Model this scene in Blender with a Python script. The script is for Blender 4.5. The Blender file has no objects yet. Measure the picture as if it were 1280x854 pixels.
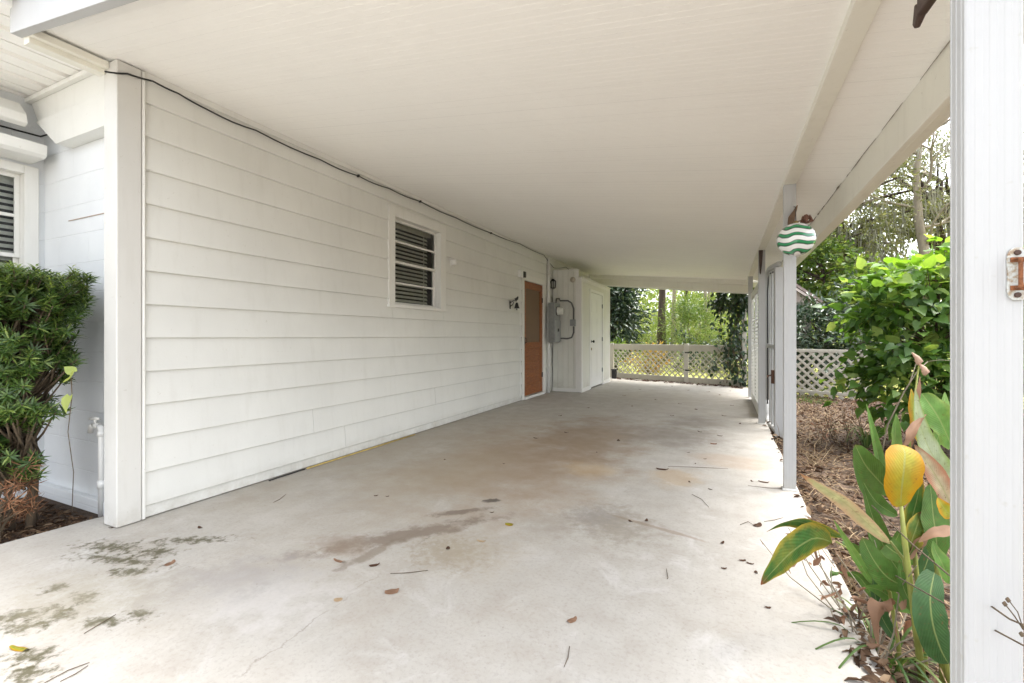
import bpy, math, random
import numpy as np
from mathutils import Vector, Matrix
from mathutils import noise as mnoise
random.seed(7)
RNG = np.random.default_rng(7)
R = math.radians
sc = bpy.context.scene
COL = sc.collection

# ------------------------------------------------------------------ camera model (photo 1280x854)
F, HZ, H = 569.0, 421.0, 1.10
YAW = math.atan((906 - 640) / F)
SY, CY = math.sin(YAW), math.cos(YAW)

def at(u, v, X=None, Y=None, Z=None, d=None):
    """point of the place seen at photo pixel (u, v), on the plane X / Y / Z or at depth d"""
    a = (u - 640) / F
    dx, dy, dz = -SY + a * CY, CY + a * SY, -(v - HZ) / F
    if X is not None: t = X / dx
    elif Y is not None: t = Y / dy
    elif Z is not None: t = (Z - H) / dz
    else: t = d
    return Vector((dx * t, dy * t, H + dz * t))

# ------------------------------------------------------------------ node helpers
def new_mat(name):
    m = bpy.data.materials.new(name); m.use_nodes = True
    nt = m.node_tree
    b = nt.nodes['Principled BSDF']
    return m, nt, b

class NT:
    def __init__(s, nt): s.nt = nt
    def n(s, t, **kw):
        x = s.nt.nodes.new(t)
        for k, v in kw.items():
            if hasattr(x, k): setattr(x, k, v)
        return x
    def l(s, a, b): s.nt.links.new(a, b)
    def val(s, sock, v):
        if isinstance(v, bpy.types.NodeSocket): s.l(v, sock)
        else: sock.default_value = v
    def math(s, op, a, b=0.0, c=0.0, clamp=False):
        x = s.n('ShaderNodeMath', operation=op); x.use_clamp = clamp
        s.val(x.inputs[0], a); s.val(x.inputs[1], b)
        if len(x.inputs) > 2: s.val(x.inputs[2], c)
        return x.outputs[0]
    def coord(s, which='Object'):
        return s.n('ShaderNodeTexCoord').outputs[which]
    def noise(s, vec, scale, detail=4, rough=.55, dist=0.0):
        key = (vec, scale, detail, rough, dist)
        s.c = getattr(s, 'c', {})
        if key in s.c: return s.c[key]
        s.c[key] = o = s.noise_(vec, scale, detail, rough, dist)
        return o
    def noise_(s, vec, scale, detail, rough, dist):
        x = s.n('ShaderNodeTexNoise')
        s.l(vec, x.inputs['Vector']); x.inputs['Scale'].default_value = scale
        x.inputs['Detail'].default_value = detail; x.inputs['Roughness'].default_value = rough
        x.inputs['Distortion'].default_value = dist
        return x.outputs['Fac']
    def rng(s, v, a, b, c=0.0, d=1.0, smooth=False):
        x = s.n('ShaderNodeMapRange'); x.clamp = True
        if smooth: x.interpolation_type = 'SMOOTHSTEP'
        s.val(x.inputs[0], v)
        for i, q in enumerate((a, b, c, d)): x.inputs[i + 1].default_value = q
        return x.outputs[0]
    def mix(s, fac, a, b, mode='MIX'):
        x = s.n('ShaderNodeMix'); x.data_type = 'RGBA'; x.blend_type = mode
        s.val(x.inputs[0], fac)
        for i, q in ((6, a), (7, b)):
            if isinstance(q, bpy.types.NodeSocket): s.l(q, x.inputs[i])
            else: x.inputs[i].default_value = (*q, 1)
        return x.outputs[2]
    def ramp(s, fac, stops):
        x = s.n('ShaderNodeValToRGB'); r = x.color_ramp
        while len(r.elements) < len(stops): r.elements.new(.5)
        for e, (p, c) in zip(r.elements, stops): e.position = p; e.color = (*c, 1)
        s.l(fac, x.inputs[0]); return x.outputs[0]
    def mapping(s, vec, loc=(0, 0, 0), rot=(0, 0, 0), scale=(1, 1, 1), kind='POINT'):
        x = s.n('ShaderNodeMapping'); x.vector_type = kind
        s.l(vec, x.inputs[0]); x.inputs[1].default_value = loc
        x.inputs[2].default_value = rot; x.inputs[3].default_value = scale
        return x.outputs[0]
    def bump(s, h, strength=.3, dist=.01):
        x = s.n('ShaderNodeBump'); x.inputs['Strength'].default_value = strength
        x.inputs['Distance'].default_value = dist; s.l(h, x.inputs['Height'])
        return x.outputs[0]

def paint(name, base, rough=.5, var=.06, dirt=.12, dirt_col=(.34, .31, .24), grain=60, bump=.08, low=None, spec=.4):
    """painted surface: slight tone drift, streaked grime, fine orange-peel bump"""
    m, nt, b = new_mat(name); k = NT(nt)
    co = k.coord()
    n1 = k.noise(co, 1.7, 5)
    c = k.mix(k.rng(n1, .3, .7), tuple(x * (1 - var) for x in base), tuple(min(1, x * (1 + var * .5)) for x in base))
    st = k.noise(k.mapping(co, scale=(9, 9, 1.3)), 1.5, 6, .65)
    c = k.mix(k.math('MULTIPLY', k.rng(st, .52, .8), dirt), c, dirt_col)
    sp = k.noise(co, 45, 2, .5)
    c = k.mix(k.math('MULTIPLY', k.rng(sp, .7, .78), dirt * 1.6), c, dirt_col)
    if low:   # splash grime that stays near the floor
        z = k.n('ShaderNodeSeparateXYZ'); k.l(co, z.inputs[0])
        g = k.math('MULTIPLY', k.rng(z.outputs[2], low, 0, 0, 1), k.rng(k.noise(co, 7, 5, .7), .35, .7))
        c = k.mix(k.math('MULTIPLY', g, .55), c, (.30, .26, .19))
    k.l(c, b.inputs['Base Color'])
    b.inputs['Roughness'].default_value = rough
    b.inputs['Specular IOR Level'].default_value = spec
    k.l(k.bump(k.noise(co, grain, 3), bump, .004), b.inputs['Normal'])
    return m

def plain(name, base, rough=.5, metal=0.0, var=.12, scale=20, bump=.1):
    m, nt, b = new_mat(name); k = NT(nt); co = k.coord()
    n = k.noise(co, scale, 5)
    k.l(k.mix(k.rng(n, .3, .7), tuple(x * (1 - var) for x in base), tuple(min(1, x * (1 + var)) for x in base)), b.inputs['Base Color'])
    b.inputs['Roughness'].default_value = rough; b.inputs['Metallic'].default_value = metal
    if bump: k.l(k.bump(n, bump, .004), b.inputs['Normal'])
    return m

def leaf_mat(name, stops, rough=.45, trans=.35, spec=.4, trans_col=None):
    """foliage: every leaf (mesh island) draws its own tone from the ramp"""
    m, nt, b = new_mat(name); k = NT(nt)
    g = k.n('ShaderNodeNewGeometry')
    c = k.ramp(g.outputs['Random Per Island'], stops)
    v = k.noise(k.coord(), 30, 2)
    c = k.mix(k.rng(v, .3, .7, 0, .25), c, tuple(x * .6 for x in stops[0][1]))
    k.l(c, b.inputs['Base Color']); b.inputs['Roughness'].default_value = rough
    b.inputs['Specular IOR Level'].default_value = spec
    t = k.n('ShaderNodeBsdfTranslucent')
    hs = k.n('ShaderNodeHueSaturation'); hs.inputs['Saturation'].default_value = 1.15; hs.inputs['Value'].default_value = 1.5
    hs.inputs['Hue'].default_value = .485
    k.l(c, hs.inputs['Color']); k.l(hs.outputs[0], t.inputs[0])
    mx = k.n('ShaderNodeMixShader'); mx.inputs[0].default_value = trans
    k.l(b.outputs[0], mx.inputs[1]); k.l(t.outputs[0], mx.inputs[2])
    k.l(mx.outputs[0], nt.nodes['Material Output'].inputs['Surface'])
    return m

# ------------------------------------------------------------------ mesh helpers
ORI = {}
class MB:
    def __init__(s): s.v = []; s.f = []; s.uv = None
    def add(s, vs, fs):
        o = len(s.v); s.v += [tuple(x) for x in vs]; s.f += [tuple(i + o for i in f) for f in fs]; return s
    def box(s, x0, x1, y0, y1, z0, z1):
        return s.add([(x0, y0, z0), (x1, y0, z0), (x1, y1, z0), (x0, y1, z0), (x0, y0, z1), (x1, y0, z1), (x1, y1, z1), (x0, y1, z1)],
                     [(0, 3, 2, 1), (4, 5, 6, 7), (0, 1, 5, 4), (1, 2, 6, 5), (2, 3, 7, 6), (3, 0, 4, 7)])
    def bar(s, p, q, w, h, up=(0, 0, 1), w2=None, h2=None):
        """square bar from p to q, w across, h along up"""
        p, q = Vector(p), Vector(q); d = (q - p).normalized(); upv = Vector(up)
        if abs(d.dot(upv)) > .97: upv = Vector((1, 0, 0))
        a = d.cross(upv).normalized(); b = a.cross(d).normalized()
        w2 = w if w2 is None else w2; h2 = h if h2 is None else h2
        vs = []
        for o, ww, hh in ((p, w, h), (q, w2, h2)):
            for sx, sy in ((-1, -1), (1, -1), (1, 1), (-1, 1)): vs.append(o + a * (sx * ww / 2) + b * (sy * hh / 2))
        return s.add(vs, [(0, 1, 2, 3), (7, 6, 5, 4), (0, 4, 5, 1), (1, 5, 6, 2), (2, 6, 7, 3), (3, 7, 4, 0)])
    def prism(s, poly, e0, e1, plane='XZ'):
        """polygon extruded: XZ along Y, YZ along X, XY along Z"""
        n = len(poly)
        def mk(p, e): return {'XZ': (p[0], e, p[1]), 'YZ': (e, p[0], p[1]), 'XY': (p[0], p[1], e)}[plane]
        vs = [mk(p, e0) for p in poly] + [mk(p, e1) for p in poly]
        fs = [tuple(range(n)), tuple(range(2 * n - 1, n - 1, -1))] + [(i, i + n, (i + 1) % n + n, (i + 1) % n) for i in range(n)]
        return s.add(vs, fs)
    def tube(s, pts, r, n=8, cap=True):
        pts = [Vector(p) for p in pts]; m = len(pts)
        rs = r if isinstance(r, (list, tuple)) else [r] * m
        vs = []; prev = None
        for i, p in enumerate(pts):
            t = (pts[min(i + 1, m - 1)] - pts[max(i - 1, 0)]).normalized()
            if prev is None:
                a = t.cross(Vector((0, 0, 1)))
                if a.length < .1: a = t.cross(Vector((1, 0, 0)))
            else: a = prev - t * prev.dot(t)
            a.normalize(); prev = a; b = t.cross(a)
            for j in range(n):
                q = 2 * math.pi * j / n; vs.append(p + (a * math.cos(q) + b * math.sin(q)) * rs[i])
        fs = [(i * n + j, i * n + (j + 1) % n, (i + 1) * n + (j + 1) % n, (i + 1) * n + j) for i in range(m - 1) for j in range(n)]
        if cap: fs += [tuple(range(n - 1, -1, -1)), tuple((m - 1) * n + j for j in range(n))]
        return s.add(vs, fs)
    def lathe(s, prof, c, n=24, axis='Z'):
        """profile (radius, height) turned about an axis through c"""
        vs = []
        for r_, h_ in prof:
            for j in range(n):
                q = 2 * math.pi * j / n; a, b = r_ * math.cos(q), r_ * math.sin(q)
                o = {'Z': (a, b, h_), 'X': (h_, a, b), 'Y': (a, h_, b)}[axis]
                vs.append((c[0] + o[0], c[1] + o[1], c[2] + o[2]))
        m = len(prof)
        fs = [(i * n + j, i * n + (j + 1) % n, (i + 1) * n + (j + 1) % n, (i + 1) * n + j) for i in range(m - 1) for j in range(n)]
        fs += [tuple(range(n - 1, -1, -1)), tuple((m - 1) * n + j for j in range(n))]
        return s.add(vs, fs)
    def blade(s, pts, width, across, prof=None, fold=.18, wave=0.0, nx=6, seed=0):
        """leaf sheet along a centre line; across = direction of its width; carries uv"""
        if s.uv is None: s.uv = []
        P = [Vector(p) for p in pts]
        # Catmull resample
        N = 14; cl = []
        for i in range(N + 1):
            t = i / N * (len(P) - 1); j = min(int(t), len(P) - 2); f = t - j
            p0, p1, p2, p3 = P[max(j - 1, 0)], P[j], P[j + 1], P[min(j + 2, len(P) - 1)]
            cl.append(.5 * ((2 * p1) + (p2 - p0) * f + (2 * p0 - 5 * p1 + 4 * p2 - p3) * f * f + (3 * p1 - p0 - 3 * p2 + p3) * f ** 3))
        prof = prof or (lambda t: max(.04, math.sin(math.pi * min(1, t ** .8)) ** .8))
        ac = Vector(across).normalized(); vs = []; rr = random.Random(seed)
        ph = rr.random() * 6
        for i, c in enumerate(cl):
            t = i / N; d = (cl[min(i + 1, N)] - cl[max(i - 1, 0)]).normalized()
            a = (ac - d * ac.dot(d)).normalized(); nrm = a.cross(d).normalized()
            w = width * prof(t) * .5 * (1 + .05 * math.sin(t * 23 + ph) * rr.random())
            for j in range(nx + 1):
                x = j / nx * 2 - 1
                off = abs(x) * fold * w + wave * w * math.sin(t * 17 + ph + x) * x * x + (rr.random() - .5) * .02 * w
                vs.append(c + a * (x * w) + nrm * off); s.uv.append((j / nx, t))
        fs = [(i * (nx + 1) + j, i * (nx + 1) + j + 1, (i + 1) * (nx + 1) + j + 1, (i + 1) * (nx + 1) + j) for i in range(N) for j in range(nx)]
        return s.add(vs, fs)
    def build(s, name, mat, parent=None, bevel=0, smooth=False, loc=None):
        if parent is not None: o_ = ORI[parent]
        elif loc is not None: o_ = Vector(loc)
        else:
            xs = [v[0] for v in s.v]; ys = [v[1] for v in s.v]; zs = [v[2] for v in s.v]
            o_ = Vector(((min(xs) + max(xs)) / 2, (min(ys) + max(ys)) / 2, min(zs)))
        me = bpy.data.meshes.new(name)
        me.from_pydata([(v[0] - o_[0], v[1] - o_[1], v[2] - o_[2]) for v in s.v], [], s.f); me.update()
        if s.uv:
            uv = me.uv_layers.new(name='UVMap')
            for lp in me.loops: uv.data[lp.index].uv = s.uv[lp.vertex_index]
        return finish(me, name, mat, parent, o_, bevel, smooth)

def finish(me, name, mat, parent, o_, bevel=0, smooth=False):
    o = bpy.data.objects.new(name, me); COL.objects.link(o); me.materials.append(mat)
    if smooth: me.polygons.foreach_set('use_smooth', [True] * len(me.polygons))
    if bevel:
        b = o.modifiers.new('bevel', 'BEVEL'); b.width = bevel; b.segments = 2; b.limit_method = 'ANGLE'; b.angle_limit = R(35)
        b.harden_normals = False
    if parent is not None: o.parent = parent
    else: o.location = o_
    ORI[o] = Vector(o_)
    return o

def empty(name, loc):
    o = bpy.data.objects.new(name, None); COL.objects.link(o); o.location = loc; o.empty_display_size = .1
    ORI[o] = Vector(loc); return o

def tag(o, label=None, cat=None, group=None, kind=None):
    for k_, v_ in (('label', label), ('category', cat), ('group', group), ('kind', kind)):
        if v_: o[k_] = v_
    return o

def structure(o): o['kind'] = 'structure'; return o

# leaves in bulk -----------------------------------------------------------------
T_OVAL = (np.array([(0, 0, 0), (-.38, .3, .10), (0, .34, 0), (.38, .3, .10), (-.30, .68, .06), (0, .7, -.03), (.30, .68, .06), (0, 1, -.16)]),
          [(0, 2, 1), (0, 3, 2), (1, 2, 5, 4), (2, 3, 6, 5), (4, 5, 7), (5, 6, 7)])
T_HEART = (np.array([(0, .06, 0), (-.26, -.08, .05), (-.5, .2, .12), (-.42, .5, .08), (0, .45, 0), (.26, -.08, .05), (.5, .2, .12), (.42, .5, .08), (-.18, .8, -.02), (.18, .8, -.02), (0, 1.05, -.14)]),
           [(0, 1, 2), (0, 2, 3, 4), (0, 6, 5), (0, 4, 7, 6), (4, 3, 8), (4, 9, 7), (4, 8, 10, 9)])
T_BLADE = (np.array([(-.3, 0, 0), (.3, 0, 0), (.5, .45, -.03), (-.5, .45, -.03), (0, 1, -.22)]), [(0, 1, 2, 3), (3, 2, 4)])
T_FAR = (np.array([(0, 0, 0), (.4, .45, .06), (0, 1, -.1), (-.4, .45, .06)]), [(0, 1, 2, 3)])

def norm(a): return a / np.maximum(1e-6, np.linalg.norm(a, axis=1, keepdims=True))

def leaf_mesh(name, mat, C, D, N, L, W, tmpl, parent=None, o_=None, smooth=True):
    C = np.asarray(C, float); n = len(C)
    D = norm(np.asarray(D, float)); N = np.asarray(N, float)
    A = norm(np.cross(D, N)); N = np.cross(A, D)
    tv, tf = tmpl; k = len(tv)
    V = (C[:, None, :] + A[:, None, :] * (tv[None, :, 0, None] * W[:, None, None]) + D[:, None, :] * (tv[None, :, 1, None] * L[:, None, None])
         + N[:, None, :] * (tv[None, :, 2, None] * L[:, None, None])).reshape(-1, 3)
    if parent is not None: o_ = ORI[parent]
    elif o_ is None: o_ = Vector((V[:, 0].mean(), V[:, 1].mean(), V[:, 2].min()))
    V = V - np.array(o_)
    tl = np.array([i for f in tf for i in f]); cnt = np.array([len(f) for f in tf])
    loops = (tl[None, :] + (np.arange(n) * k)[:, None]).ravel(); tot = np.tile(cnt, n)
    start = np.concatenate(([0], np.cumsum(tot)[:-1]))
    me = bpy.data.meshes.new(name)
    me.vertices.add(len(V)); me.vertices.foreach_set('co', V.ravel().astype(np.float32))
    me.loops.add(len(loops)); me.loops.foreach_set('vertex_index', loops.astype(np.int32))
    me.polygons.add(len(tot)); me.polygons.foreach_set('loop_start', start.astype(np.int32))
    me.update(calc_edges=True); me.validate()
    return finish(me, name, mat, parent, o_, 0, smooth)

def crown_points(blobs, rc, per, rng, hollow=.45):
    """clump centres through ellipsoids, then leaf points round each clump"""
    CC = []; OUT = []
    for cx, cy, cz, rx, ry, rz, nc in blobs:
        d = norm(rng.normal(size=(nc, 3))); r = hollow + (1 - hollow) * rng.random((nc, 1)) ** .6
        r *= .8 + .4 * rng.random((nc, 1))
        CC.append(np.array((cx, cy, cz)) + d * r * np.array((rx, ry, rz))); OUT.append(d)
    CC = np.concatenate(CC); OUT = np.concatenate(OUT)
    n = len(CC); rcs = rc * (.6 + .8 * rng.random(n))
    cnt = np.maximum(3, (per * (rcs / rc) ** 2 * (.6 + .8 * rng.random(n))).astype(int))
    idx = np.repeat(np.arange(n), cnt)
    P = CC[idx] + rng.normal(size=(len(idx), 3)) * rcs[idx][:, None] * np.array((.55, .55, .42))
    O = OUT[idx] + norm(P - CC[idx] + 1e-5) * .8
    return CC, P, O

def tree(name, label, cat, base, blobs, leafmat, barkmat, per=60, rc=.4, leaf=.12, wr=.55, tmpl=T_FAR, trunk=None, tr=.12, limbs=14, droop=.25,
         group=None, seed=1, part='crown', spread=.7, limb_r=.35, smooth=False, nup=.8):
    rng = np.random.default_rng(seed); base = Vector(base)
    e = empty(name, base); tag(e, label, cat, group)
    CC, P, O = crown_points(blobs, rc, per, rng)
    n = len(P)
    D = O + rng.normal(size=(n, 3)) * spread - np.array((0, 0, droop))
    N = rng.normal(size=(n, 3)) * .7 + O * .3 + np.array((0, 0, nup))
    L = leaf * (.6 + .7 * rng.random(n))
    leaf_mesh(part, leafmat, P, D, N, L, L * wr, tmpl, e, smooth=smooth)
    mb = MB(); top = trunk[-1] if trunk else base
    if trunk:
        m = len(trunk); mb.tube([base] + [Vector(p) for p in trunk], [tr * (1.25 if i == 0 else 1 - .75 * i / m) for i in range(m + 1)], 10)
    pts = ([base] + [Vector(p) for p in trunk]) if trunk else [base, base + Vector((0, 0, .1))]
    order = rng.permutation(len(CC))[:limbs]
    for i in order:
        c = Vector(CC[i]); j = min(range(len(pts)), key=lambda q: (pts[q] - c).length + (2 if pts[q].z > c.z else 0))
        s_ = pts[j]; mid = s_.lerp(c, .5) + Vector(rng.normal(size=3)) * .1 * (c - s_).length + Vector((0, 0, .08 * (c - s_).length))
        mb.tube([s_, s_.lerp(mid, .5) + Vector(rng.normal(size=3)) * .04 * (c - s_).length, mid, c], [tr * limb_r, tr * limb_r * .8, tr * limb_r * .55, tr * .08], 5)
    if mb.v: mb.build('trunk' if trunk else 'stems', barkmat, e, smooth=True)
    return e

# ------------------------------------------------------------------ materials
M = {}
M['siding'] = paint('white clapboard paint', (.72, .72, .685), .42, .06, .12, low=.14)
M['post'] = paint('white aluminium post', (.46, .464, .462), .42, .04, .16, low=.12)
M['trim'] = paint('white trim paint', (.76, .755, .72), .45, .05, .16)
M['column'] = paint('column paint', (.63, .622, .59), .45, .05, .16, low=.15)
M['soffit'] = paint('cream soffit panels', (.90, .888, .85), .55, .02, .04)
M['beam'] = paint('cream beam paint', (.80, .785, .70), .5, .05, .16)
M['shed'] = paint('shed panel paint', (.70, .70, .64), .5, .05, .2, low=.3)
M['doorwhite'] = paint('white panel door paint', (.80, .80, .78), .35, .03, .08)
M['blind'] = plain('window blind vinyl', (.74, .72, .66), .5)
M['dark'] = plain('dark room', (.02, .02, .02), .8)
M['black'] = plain('black iron', (.02, .021, .022), .45, .3)
M['cable'] = plain('black cable', (.015, .015, .015), .5)
M['greymetal'] = plain('grey enamel box', (.27, .285, .28), .45, .1)
M['conduit'] = plain('grey conduit', (.12, .12, .12), .45, .4)
M['glasslens'] = plain('lamp lens', (.65, .66, .62), .15)
M['brownwood'] = plain('weathered brown wood', (.16, .095, .055), .7, 0, .35, 14, .4)
M['darkwood'] = plain('dark stained wood', (.045, .025, .018), .6, 0, .35, 14, .4)
M['pvc'] = paint('white pvc', (.78, .78, .76), .35, .03, .15)
M['yellowstick'] = plain('yellow cane', (.52, .38, .12), .5, 0, .3, 9)
M['rubber'] = plain('black rubber', (.02, .02, .02), .7)
M['brass'] = plain('tarnished brass', (.25, .19, .09), .4, .8)
M['orangewall'] = plain('grey red shingles', (.25, .19, .17), .8, 0, .3, 9)
M['lattice'] = paint('lattice paint', (.55, .52, .455), .6, .10, .4)

def wood_door():
    m, nt, b = new_mat('varnished door wood'); k = NT(nt); co = k.coord()
    g = k.noise(k.mapping(co, scale=(3, 3, 22)), 3, 6, .6, .6)
    c = k.ramp(g, [(.25, (.13, .034, .006)), (.5, (.25, .074, .012)), (.75, (.35, .12, .022))])
    k.l(c, b.inputs['Base Color']); b.inputs['Roughness'].default_value = .38
    k.l(k.bump(g, .12, .003), b.inputs['Normal']); return m
M['doorwood'] = wood_door()

def screen_mat():
    m, nt, b = new_mat('insect screen'); k = NT(nt)
    b.inputs['Base Color'].default_value = (.26, .175, .11, 1); b.inputs['Roughness'].default_value = .8
    t = k.n('ShaderNodeBsdfTransparent'); mx = k.n('ShaderNodeMixShader'); mx.inputs[0].default_value = .3
    k.l(b.outputs[0], mx.inputs[1]); k.l(t.outputs[0], mx.inputs[2])
    k.l(mx.outputs[0], nt.nodes['Material Output'].inputs['Surface']); return m
M['screen'] = screen_mat()

def glass_mat():
    m, nt, b = new_mat('window glass'); k = NT(nt)
    t = k.n('ShaderNodeBsdfTransparent'); t.inputs[0].default_value = (.86, .9, .88, 1)
    g = k.n('ShaderNodeBsdfGlossy'); g.inputs['Roughness'].default_value = .03
    fr = k.n('ShaderNodeFresnel'); fr.inputs[0].default_value = 1.5
    mx = k.n('ShaderNodeMixShader'); k.l(fr.outputs[0], mx.inputs[0]); k.l(t.outputs[0], mx.inputs[1]); k.l(g.outputs[0], mx.inputs[2])
    k.l(mx.outputs[0], nt.nodes['Material Output'].inputs['Surface']); return m
M['glass'] = glass_mat()

def block_mat():
    m, nt, b = new_mat('painted concrete block'); k = NT(nt); co = k.coord()
    s_ = k.n('ShaderNodeSeparateXYZ'); k.l(co, s_.inputs[0])
    cb = k.n('ShaderNodeCombineXYZ'); k.l(k.math('ADD', s_.outputs[0], s_.outputs[1]), cb.inputs[0]); k.l(s_.outputs[2], cb.inputs[1])
    br = k.n('ShaderNodeTexBrick'); k.l(cb.outputs[0], br.inputs['Vector'])
    br.inputs['Scale'].default_value = 1; br.inputs['Brick Width'].default_value = .4; br.inputs['Row Height'].default_value = .2
    br.inputs['Mortar Size'].default_value = .004; br.inputs['Mortar Smooth'].default_value = .6
    n = k.noise(co, 70, 4)
    c = k.mix(k.rng(k.noise(co, 3, 5), .3, .7), (.70, .72, .735), (.76, .78, .79))
    k.l(c, b.inputs['Base Color']); b.inputs['Roughness'].default_value = .6
    h = k.math('ADD', k.math('MULTIPLY', br.outputs['Fac'], -1.2), k.math('MULTIPLY', n, .35))
    k.l(k.bump(h, .55, .006), b.inputs['Normal']); return m
M['block'] = block_mat()

def rust_mat():
    m, nt, b = new_mat('galvanised with rust'); k = NT(nt); co = k.coord()
    n = k.noise(co, 90, 5, .65)
    k.l(k.ramp(n, [(.45, (.52, .54, .52)), (.58, (.36, .30, .22)), (.68, (.20, .07, .025))]), b.inputs['Base Color'])
    b.inputs['Roughness'].default_value = .6; b.inputs['Metallic'].default_value = .2
    k.l(k.bump(n, .4, .002), b.inputs['Normal']); return m
M['galv'] = rust_mat()
M['rust'] = plain('rust', (.20, .075, .03), .85, .1, .5, 160, .6)

def ball_mat():
    m, nt, b = new_mat('striped art glass'); k = NT(nt); co = k.coord()
    s_ = k.n('ShaderNodeSeparateXYZ'); k.l(co, s_.inputs[0])
    an = k.math('ARCTAN2', s_.outputs[1], s_.outputs[0])
    w = k.math('SINE', k.math('MULTIPLY', an, 5)); nz = k.noise(co, 6, 2)
    sw = k.math('ADD', k.math('MULTIPLY', w, .0055), k.math('MULTIPLY', nz, .045))
    z = k.math('MULTIPLY', k.math('ADD', s_.outputs[2], sw), 19)
    fr = k.math('FRACT', z)
    c = k.ramp(fr, [(.0, (.82, .83, .82)), (.47, (.84, .85, .84)), (.53, (.012, .028, .02)), (.68, (.02, .22, .085)), (.86, (.03, .30, .12)), (.95, (.015, .05, .03)), (1.0, (.8, .8, .8))])
    k.l(c, b.inputs['Base Color']); b.inputs['Roughness'].default_value = .12
    b.inputs['Coat Weight'].default_value = .6; b.inputs['Coat Roughness'].default_value = .05
    return m
M['ball'] = ball_mat()

def bark(name, a, b_, scale=8):
    m, nt, b = new_mat(name); k = NT(nt); co = k.coord()
    n = k.noise(k.mapping(co, scale=(1, 1, .25)), scale, 6, .65, .4)
    k.l(k.ramp(n, [(.3, a), (.7, b_)]), b.inputs['Base Color']); b.inputs['Roughness'].default_value = .9
    k.l(k.bump(n, .7, .03), b.inputs['Normal']); return m
M['bark'] = bark('brown bark', (.022, .014, .01), (.075, .052, .038))
M['palebark'] = bark('pale bark', (.16, .13, .095), (.32, .28, .21))
M['stem'] = bark('stem bark', (.07, .05, .03), (.15, .11, .07), 20)

# foliage
M['l_podo'] = leaf_mat('narrow glossy shrub leaf', [(0, (.03, .065, .016)), (.5, (.065, .125, .026)), (.82, (.12, .19, .04)), (1, (.24, .31, .075))], .38, .22)
M['l_podo_dead'] = leaf_mat('dead shrub leaf', [(0, (.12, .055, .025)), (.6, (.30, .14, .07)), (1, (.48, .28, .15))], .7, .2)
M['l_lime'] = leaf_mat('lime vine leaf', [(0, (.28, .36, .08)), (1, (.36, .42, .12))], .4, .4)
M['l_big'] = leaf_mat('broad shrub leaf', [(0, (.045, .105, .022)), (.5, (.09, .185, .036)), (.85, (.16, .27, .058)), (1, (.28, .36, .10))], .4, .38)
M['l_dark'] = leaf_mat('dark evergreen leaf', [(0, (.016, .034, .018)), (.6, (.034, .065, .03)), (1, (.09, .12, .06))], .3, .12, .5)
M['l_box'] = leaf_mat('small box leaf', [(0, (.05, .11, .02)), (.7, (.11, .19, .035)), (1, (.22, .30, .07))], .42, .3)
M['l_mid'] = leaf_mat('mid green leaf', [(0, (.05, .10, .02)), (.6, (.11, .18, .035)), (1, (.22, .27, .075))], .45, .4)
M['l_light'] = leaf_mat('light woodland leaf', [(0, (.11, .17, .04)), (.6, (.21, .28, .075)), (1, (.36, .39, .15))], .5, .45)
M['l_olive'] = leaf_mat('oak leaf', [(0, (.08, .10, .035)), (.6, (.16, .175, .065)), (1, (.28, .28, .12))], .5, .35)
M['l_vine'] = leaf_mat('vine leaf', [(0, (.012, .03, .012)), (.7, (.028, .065, .022)), (1, (.07, .12, .035))], .28, .12, .55)
M['l_variegated'] = leaf_mat('orange yellow shrub leaf', [(0, (.30, .16, .05)), (.5, (.40, .30, .08)), (1, (.25, .28, .07))], .5, .35)
M['moss'] = leaf_mat('spanish moss', [(0, (.16, .16, .12)), (1, (.30, .30, .235))], .8, .3)
M['drygrass'] = leaf_mat('dry straw', [(0, (.20, .13, .07)), (1, (.42, .33, .20))], .8, .25)
M['litter'] = leaf_mat('leaf litter', [(0, (.04, .023, .013)), (.45, (.092, .054, .031)), (.8, (.155, .10, .06)), (1, (.25, .18, .115))], .75, .15, .2)
M['slableaf'] = leaf_mat('fallen slab leaf', [(0, (.035, .02, .013)), (.6, (.085, .045, .028)), (1, (.16, .09, .05))], .75, .1, .2)
M['grassblade'] = leaf_mat('grass blade', [(0, (.05, .10, .025)), (.7, (.09, .16, .04)), (1, (.22, .25, .08))], .45, .35)
M['drybrown'] = leaf_mat('dried brown leaf', [(0, (.18, .10, .06)), (1, (.33, .20, .125))], .7, .25)
M['pale'] = leaf_mat('bleached leaf', [(0, (.38, .26, .15)), (1, (.50, .40, .26))], .6, .3)

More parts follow.
